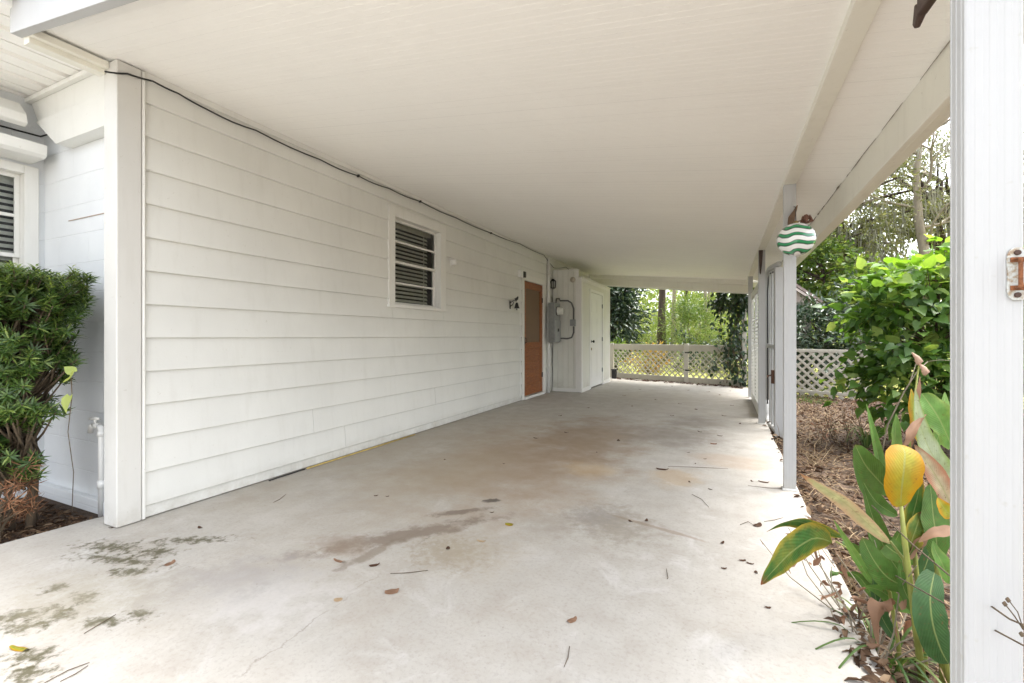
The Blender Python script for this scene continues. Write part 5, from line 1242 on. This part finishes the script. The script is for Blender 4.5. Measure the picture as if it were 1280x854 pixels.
X_ = -34 + 74 * rg.random(n); Yc = 37 + 5 * rg.random(n); Zc = 7 * rg.random(n) ** 1.2 + 1.2 * np.sin(X_ * .5)
idx = np.repeat(np.arange(n), 14); C = np.stack([X_, Yc, np.maximum(Zc, .2)], 1)[idx] + rg.normal(size=(len(idx), 3)) * .6; m = len(C); C[:, 2] = np.maximum(C[:, 2], 0)
o = leaf_mesh('woodland', M['l_light'], C, rg.normal(size=(m, 3)), rg.normal(size=(m, 3)) + (0, -.6, .6), .5 * (.5 + rg.random(m)), .28 * (.5 + rg.random(m)), T_FAR); tag(o, 'pale green woodland closing the view', 'woodland', kind='stuff')

# ------------------------------------------------------------------ fallen leaves and twigs on the slab
def fallen(u, v, L, W, rot, mat, label, grp=None, curl=.25, name='fallen_leaf', z=.004, cat='leaf'):
    p = at(u, v, Z=0); d_ = Vector((math.cos(R(rot)), math.sin(R(rot)), 0)); n_ = Vector((-d_.y, d_.x, 0)); mb = MB()
    mb.blade([p - d_ * L / 2 + UP * (z + curl * L * .25), p - d_ * L * .15 + UP * z, p + d_ * L * .2 + UP * z, p + d_ * L / 2 + UP * (z + curl * L * .5)], W, n_, oval, .3, .15, nx=4, seed=int(u * 7 + v))
    mb.v = [(a_, b2, max(c_, .0015)) for a_, b2, c_ in mb.v]
    o = mb.build(name, mat, smooth=True); return top(o, label, cat, grp)
special = [(490, 740, .06, .042, 40, M['drybrown'], 'curled orange brown leaf on the concrete left of centre'), (715, 776, .045, .026, 60, M['drybrown'], 'teardrop shaped tan leaf near the front middle of the slab'),
           (25, 812, .085, .022, 15, M['c_yellow'], 'bright yellow narrow leaf at the left front of the slab'), (637, 656, .05, .04, 0, M['c_yellow'], 'small yellow leaf in the middle of the slab'),
           (212, 705, .05, .035, 100, M['drybrown'], 'orange brown leaf on the mossy patch by the corner column'), (602, 677, .05, .02, 10, M['pale'], 'small tan leaf in front of the yellow one'),
           (424, 702, .07, .02, 0, M['drybrown'], 'narrow brown leaf beside the dark smear'), (423, 750, .035, .03, 30, M['pale'], 'pale tan leaf left of the curled orange one'),
           (468, 707, .05, .025, 45, M['slableaf'], 'dark brown leaf right of the narrow brown leaf'), (828, 587, .10, .045, 0, M['slableaf'], 'large dark leaf in the middle distance of the slab'),
           (947, 657, .06, .04, 60, M['slableaf'], 'broad dark leaf near the right edge of the slab'), (955, 603, .075, .035, -10, M['slableaf'], 'dark leaf left of the second post'), (892, 555, .06, .05, 0, M['rust'], 'reddish leaf on the slab toward the far posts')]
for s_ in special: fallen(*s_)
small = [(484, 621), (556, 575), (630, 580), (615, 641), (470, 620), (708, 541), (670, 548), (773, 551), (746, 566), (860, 566), (881, 574), (869, 580), (940, 602), (862, 603), (808, 651), (788, 652), (938, 705), (945, 716), (905, 711), (928, 701), (903, 679), (888, 612),
         (250, 660), (140, 660), (560, 686), (700, 520), (735, 510), (790, 508), (820, 500), (850, 505), (870, 512), (905, 520), (915, 507), (925, 530), (840, 520), (875, 540), (900, 545), (780, 495), (800, 487), (840, 483), (860, 488), (885, 490), (900, 494), (912, 489), (960, 760)]
for i, (u, v) in enumerate(small):
    fallen(u, v, .022 + .016 * random.random() + (.03 if v < 560 else 0), .012 + .009 * random.random() + (.014 if v < 560 else 0), random.random() * 360, M['slableaf'], 'small dry brown leaf lying on the concrete', 'small fallen leaves on the slab')
rgl = random.Random(5)
for i in range(130):                       # drift of leaves along the fence foot
    x = -2.6 + 2.95 * rgl.random(); y = FENCE(x) - .12 - .40 * rgl.random() ** 2; L = .08 + .06 * rgl.random()
    d_ = Vector((math.cos(i * 2.4), math.sin(i * 2.4), 0)); mb = MB(); p = Vector((x, y, .012))
    mb.blade([p - d_ * L / 2, p, p + d_ * L / 2 + UP * .012], L * .5, (-d_.y, d_.x, 0), oval, .3, .15, nx=2, seed=i); mb.v = [(a_, b2, max(c_, .002)) for a_, b2, c_ in mb.v]
    top(mb.build('fallen_leaf', M['slableaf'], smooth=True), 'brown leaf drifted against the foot of the lattice fence', 'leaf', 'leaves drifted along the fence foot')
twigs = [((865, 618), (877, 624), (886, 634), 'thin curved twig left of the second post'), ((833, 711), (835, 722), (834, 724), 'short dark twig right of centre on the slab'), ((712, 808), (710, 822), (705, 834), 'reddish twig at the front middle of the slab'),
         ((488, 717), (510, 716), (535, 713), 'thin reddish twig above the curled orange leaf'), ((105, 792), (125, 780), (145, 768), 'reddish twig across the moss at left'), ((55, 854), (85, 838), (112, 828), 'long reddish pine needle at the front left'),
         ((75, 852), (95, 842), (110, 832), 'second pine needle beside the long one at front left'), ((342, 628), (350, 624), (357, 618), 'short straw by the foot of the sided wall'), ((925, 656), (935, 652), (943, 657), 'forked dark twig near the slab edge'), ((835, 583), (870, 584), (910, 586), 'long thin twig beside the large dark leaf'),
         ((955, 652), (968, 650), (979, 647), 'thin grey twig under the drooping green leaf'), ((935, 607), (960, 610), (985, 611), 'dark twig at the foot of the second post')]
for a, b_, c_, lab in twigs:
    mb = MB(); mb.tube([at(*a, Z=.003), at(*b_, Z=.005), at(*c_, Z=.003)], [.0012, .0018, .001], 5); top(mb.build('twig', M['stem'], smooth=True), lab, 'twig')

# ------------------------------------------------------------------ world, sun, camera
w = bpy.data.worlds.new('World'); sc.world = w; w.use_nodes = True; nt = w.node_tree; k = NT(nt)
bg = nt.nodes['Background']; sky = k.n('ShaderNodeTexSky'); sky.sky_type = 'NISHITA'; sky.sun_disc = False
SUN_EL, SUN_AZ = 71, 55        # azimuth clockwise from +Y
sky.sun_elevation = R(SUN_EL); sky.sun_rotation = R(SUN_AZ); sky.air_density = 1.0; sky.dust_density = 3.5
hs = k.n('ShaderNodeHueSaturation'); hs.inputs['Saturation'].default_value = .25; k.l(sky.outputs[0], hs.inputs['Color']); k.l(hs.outputs[0], bg.inputs[0]); bg.inputs[1].default_value = .15
sd = bpy.data.lights.new('Sun', 'SUN'); sd.energy = 1.0; sd.angle = R(30); sd.color = (1, .96, .9)
so = bpy.data.objects.new('Sun', sd); COL.objects.link(so)
dirv = Vector((math.sin(R(SUN_AZ)) * math.cos(R(SUN_EL)), math.cos(R(SUN_AZ)) * math.cos(R(SUN_EL)), math.sin(R(SUN_EL))))
so.rotation_euler = dirv.to_track_quat('Z', 'Y').to_euler(); so.location = dirv * 30

cd = bpy.data.cameras.new('Camera'); cam = bpy.data.objects.new('Camera', cd); COL.objects.link(cam); sc.camera = cam
cd.sensor_width = 36; cd.lens = F / 1280 * 36; cd.shift_y = -(427 - HZ) / 1280; cd.clip_start = .02; cd.clip_end = 500
cam.location = (0, 0, H); cam.rotation_euler = (R(90), 0, YAW)
sc.render.engine = 'CYCLES'; sc.cycles.use_denoising = True; sc.cycles.max_bounces = 7; sc.cycles.diffuse_bounces = 5; sc.cycles.glossy_bounces = 2; sc.cycles.transmission_bounces = 3; sc.cycles.transparent_max_bounces = 8
sc.cycles.caustics_reflective = False; sc.cycles.caustics_refractive = False; sc.cycles.adaptive_threshold = .02
sc.view_settings.view_transform = 'Standard'; sc.view_settings.look = 'None'; sc.view_settings.gamma = 1; sc.view_settings.exposure = 2.37
